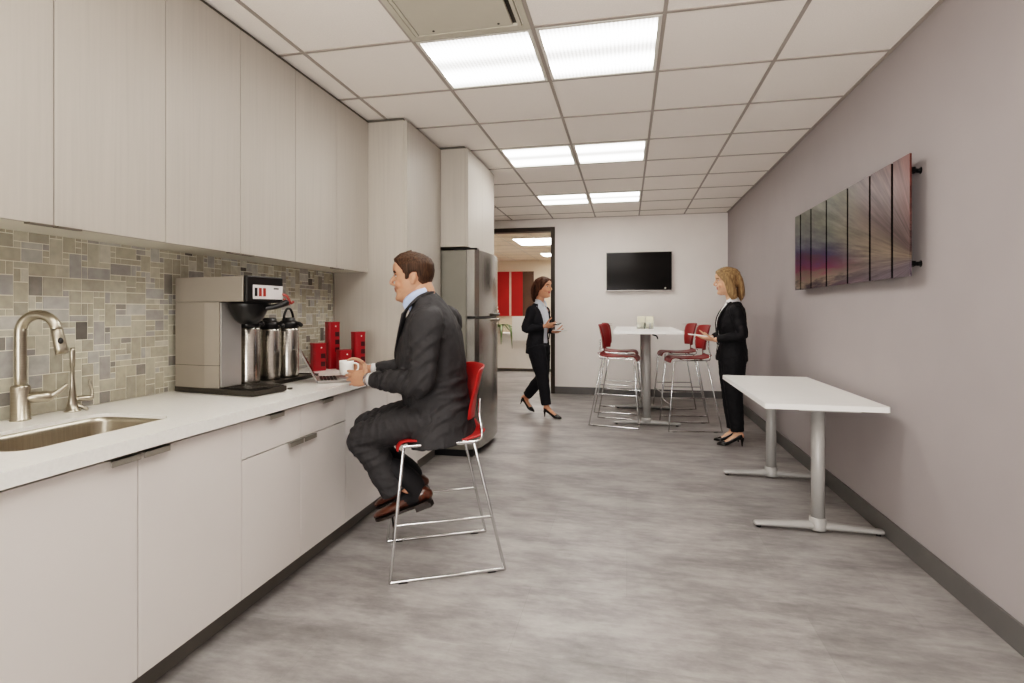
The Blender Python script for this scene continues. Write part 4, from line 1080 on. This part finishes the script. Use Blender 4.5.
HLW = [(0, .078), (25, .07), (45, .045), (60, .01), (75, -.02), (90, -.03), (110, -.05), (140, -.065), (180, -.075)]
RWL = V((.88, 5.16, 0)); RWA = PI-.05
woman('standing blonde woman in black suit by the high table, holding papers', RWL, RWA, dict(
    head=(-.012, 0, 1.472), hs=1.06, hpitch=.09, neck=(-.05, 0, 1.315), skin=(212, 164, 138), lips=(178, 98, 92), brow=(130, 94, 62),
    torso=[((-.048, 0, .755), .178, .138), ((-.05, 0, .85), .168, .128), ((-.052, 0, .97), .142, .114), ((-.045, 0, 1.09), .165, .13), ((-.058, 0, 1.19), .172, .105), ((-.062, 0, 1.25), .125, .078), ((-.06, 0, 1.285), .07, .062)],
    arms=[dict(sh=(-.065, .155, 1.215), el=(-.105, .205, .995), wr=(.105, .115, .945), dir=(.9, -.25, .06), pn=(0, -.35, .94), th=(.3, .9, .35), curl=(.12, .14, .16, .2)),
          dict(sh=(-.065, -.155, 1.215), el=(-.075, -.20, .995), wr=(.125, -.105, .955), dir=(.9, .25, .06), pn=(0, .35, .94), th=(.3, -.9, .35), curl=(.12, .14, .16, .2))],
    legs=[dict(hip=(-.05, .08, .80), knee=(-.055, .082, .47), ankle=(-.085, .082, .12), heel=(-.128, .082, .002), toe=(.085, .082, .002), hh=.068),
          dict(hip=(-.05, -.08, .80), knee=(-.045, -.082, .47), ankle=(-.075, -.082, .12), heel=(-.118, -.082, .002), toe=(.095, -.085, .002), hh=.068)],
    hairline=HLW, hairm='hair_blonde', hairlab='shoulder-length blonde hair',
    locks=[([(-.03, 0, .09), (-.085, 0, .03), (-.10, 0, -.05), (-.098, 0, -.13), (-.09, 0, -.165)], [(.06, .026), (.08, .03), (.084, .03), (.08, .028), (.06, .012)])] +
          [([(.03, s*.05, .09), (.015, s*.078, .04), (-.005, s*.083, -.03), (-.02, s*.08, -.10), (-.03, s*.075, -.15)], [(.02, .03), (.014, .036), (.014, .04), (.018, .042), (.012, .03)]) for s in (-1, 1)],
    shirtm='shirtwhite', shirtlab='white blouse', jm='blacksuit', jlab='fitted black blazer', pm='blacksuit', plab='black trousers', pelz=.80,
    vee=lambda c: c.x > .0 and .80 < c.z < 1.29 and abs(c.y) < (.040+.045*max(0, (c.z-1.0)/.25)),
    lapel=[(.07, .05, .90), (.078, .06, 1.03), (.075, .08, 1.12), (.04, .082, 1.20), (-.03, .07, 1.275)]))
WWL = V((-1.0, 6.15, 0)); WWA = -.38
woman('walking brown-haired woman in dark suit stepping through the doorway with a phone', WWL, WWA, dict(
    head=(.058, 0, 1.474), hs=1.04, hpitch=.02, neck=(.015, 0, 1.32), skin=(202, 148, 120), lips=(172, 92, 86), brow=(66, 46, 34),
    torso=[((-.012, 0, .715), .172, .125), ((-.01, 0, .82), .165, .12), ((-.004, 0, .95), .138, .108), ((.006, 0, 1.08), .162, .122), ((.002, 0, 1.19), .170, .10), ((.004, 0, 1.255), .12, .075), ((.008, 0, 1.29), .07, .06)],
    arms=[dict(sh=(.0, -.155, 1.215), el=(-.05, -.205, 1.0), wr=(.15, -.10, 1.035), dir=(.95, .2, .10), pn=(.1, .8, .5), th=(.2, .1, .95), curl=(.35, .4, .45, .5)),
          dict(sh=(.0, .155, 1.215), el=(-.02, .21, .99), wr=(.16, .09, .965), dir=(.95, -.2, .05), pn=(0, -.5, .85), th=(.2, .9, .3), curl=(.25, .3, .35, .4))],
    legs=[dict(hip=(.01, -.08, .80), knee=(.10, -.08, .455), ankle=(.152, -.08, .13), heel=(.125, -.08, .002), toe=(.345, -.08, .002), hh=.066),
          dict(hip=(-.01, .08, .80), knee=(.0, .08, .44), ankle=(-.215, .08, .185), heel=(-.305, .08, .085), toe=(-.112, .08, .004), hh=.062, up=(.4, 0, 1))],
    hairline=HLW, hairm='hair_dark', hairlab='dark brown hair tucked behind the shoulders',
    locks=[([(-.02, 0, .09), (-.08, 0, .03), (-.098, 0, -.04), (-.10, 0, -.11), (-.10, 0, -.15)], [(.06, .03), (.085, .034), (.086, .034), (.07, .03), (.045, .016)])] +
          [([(.025, s*.05, .09), (.0, s*.076, .04), (-.02, s*.08, -.02), (-.045, s*.07, -.09)], [(.02, .026), (.012, .03), (.012, .03), (.012, .02)]) for s in (-1, 1)],
    shirtm='shirtgrey', shirtlab='pale collared blouse', jm='navy', jlab='open dark blazer', pm='navy', plab='slim dark trousers', pelz=.80,
    vee=lambda c: c.x > .035 and .80 < c.z < 1.29 and abs(c.y) < (.05+.045*max(0, (c.z-.9)/.3)),
    lapel=[(.10, .065, .88), (.112, .085, 1.0), (.10, .10, 1.10), (.065, .095, 1.19), (.02, .07, 1.275)]))
# what they hold
def at(L, A, p): return L + Matrix.Rotation(A, 3, 'Z') @ V(p)
p = at(RWL, RWA, (.215, 0, .978))
t = thing('paper_sheaf', 'thin white sheaf of papers held out by the blonde woman', 'papers', p, RWA)
bm = BM(); box(bm, -.10, .11, -.085, .085, -.003, .003); o = mk('sheets', bm, M['paper'], t); o.rotation_euler = (0, -.10, 0)
bm = BM(); box(bm, -.06, .0, -.02, .02, .0031, .006, .001); o = mk('clip', bm, M['tvframe'], t); o.rotation_euler = (0, -.10, 0)
p = at(WWL, WWA, (.245, -.055, 1.055))
t = thing('phone', 'dark smartphone held by the walking woman', 'phone', p, WWA)
bm = BM(); box(bm, -.07, .07, -.034, .034, -.004, .004, .002); o = mk('case', bm, M['phone'], t); o.rotation_euler = (.25, -.05, 0)
bm = BM(); box(bm, -.064, .064, -.03, .03, .0041, .005); o = mk('screen', bm, M['screen'], t); o.rotation_euler = (.25, -.05, 0)
p = at(WWL, WWA, (.255, .05, .983))
t = thing('notepad', 'small white notepad held below the phone by the walking woman', 'notepad', p, WWA)
bm = BM(); box(bm, -.07, .07, -.05, .05, -.004, .004, .001); mk('pages', bm, M['paper'], t)
bm = BM(); box(bm, -.07, -.06, -.05, .05, .0041, .006); mk('binding', bm, M['phone'], t)

# ------------------------------------------------------------------ unseen fill lamps added behind the camera
def lamp(name, loc, rot, sx, sy, power, col=(1, .95, .9)):
    L = bpy.data.lights.new(name, 'AREA'); L.shape = 'RECTANGLE'; L.size = sx; L.size_y = sy; L.energy = power; L.color = col
    o = bpy.data.objects.new(name, L); COL.objects.link(o); o.location = loc; o.rotation_euler = rot; return o
lamp('ceiling_fill', (-.3, -1.4, 1.3), (math.radians(180-40), 0, 0), 1.6, 1.0, 26).data.spread = math.radians(110)  # added fill aimed upward to brighten the ceiling, not a real flash
lamp('low_fill', (-.7, -2.6, .95), (math.radians(84), 0, math.radians(-22)), 1.6, 1.3, 34, (1, .98, .96)).data.spread = math.radians(120)  # added low fill for right wall and floor
# ------------------------------------------------------------------ camera, world, colour
cam = bpy.data.cameras.new('camera'); cam.sensor_width = 36; cam.lens = 536.25/1024*36
cam.shift_y = -(341.5-311.6)/1024; cam.clip_start = .05
co_ = bpy.data.objects.new('camera', cam); COL.objects.link(co_)
co_.location = (0, 0, 1.197); co_.rotation_euler = (PI/2, 0, .2107); SC.camera = co_
w = bpy.data.worlds.new('world'); SC.world = w; w.use_nodes = True
w.node_tree.nodes['Background'].inputs[0].default_value = (.9, .88, .85, 1); w.node_tree.nodes['Background'].inputs[1].default_value = .3
SC.view_settings.view_transform = 'Filmic'; SC.view_settings.look = 'High Contrast'; SC.view_settings.exposure = 0.62
SC.cycles.max_bounces = 8; SC.cycles.diffuse_bounces = 5; SC.cycles.use_denoising = True
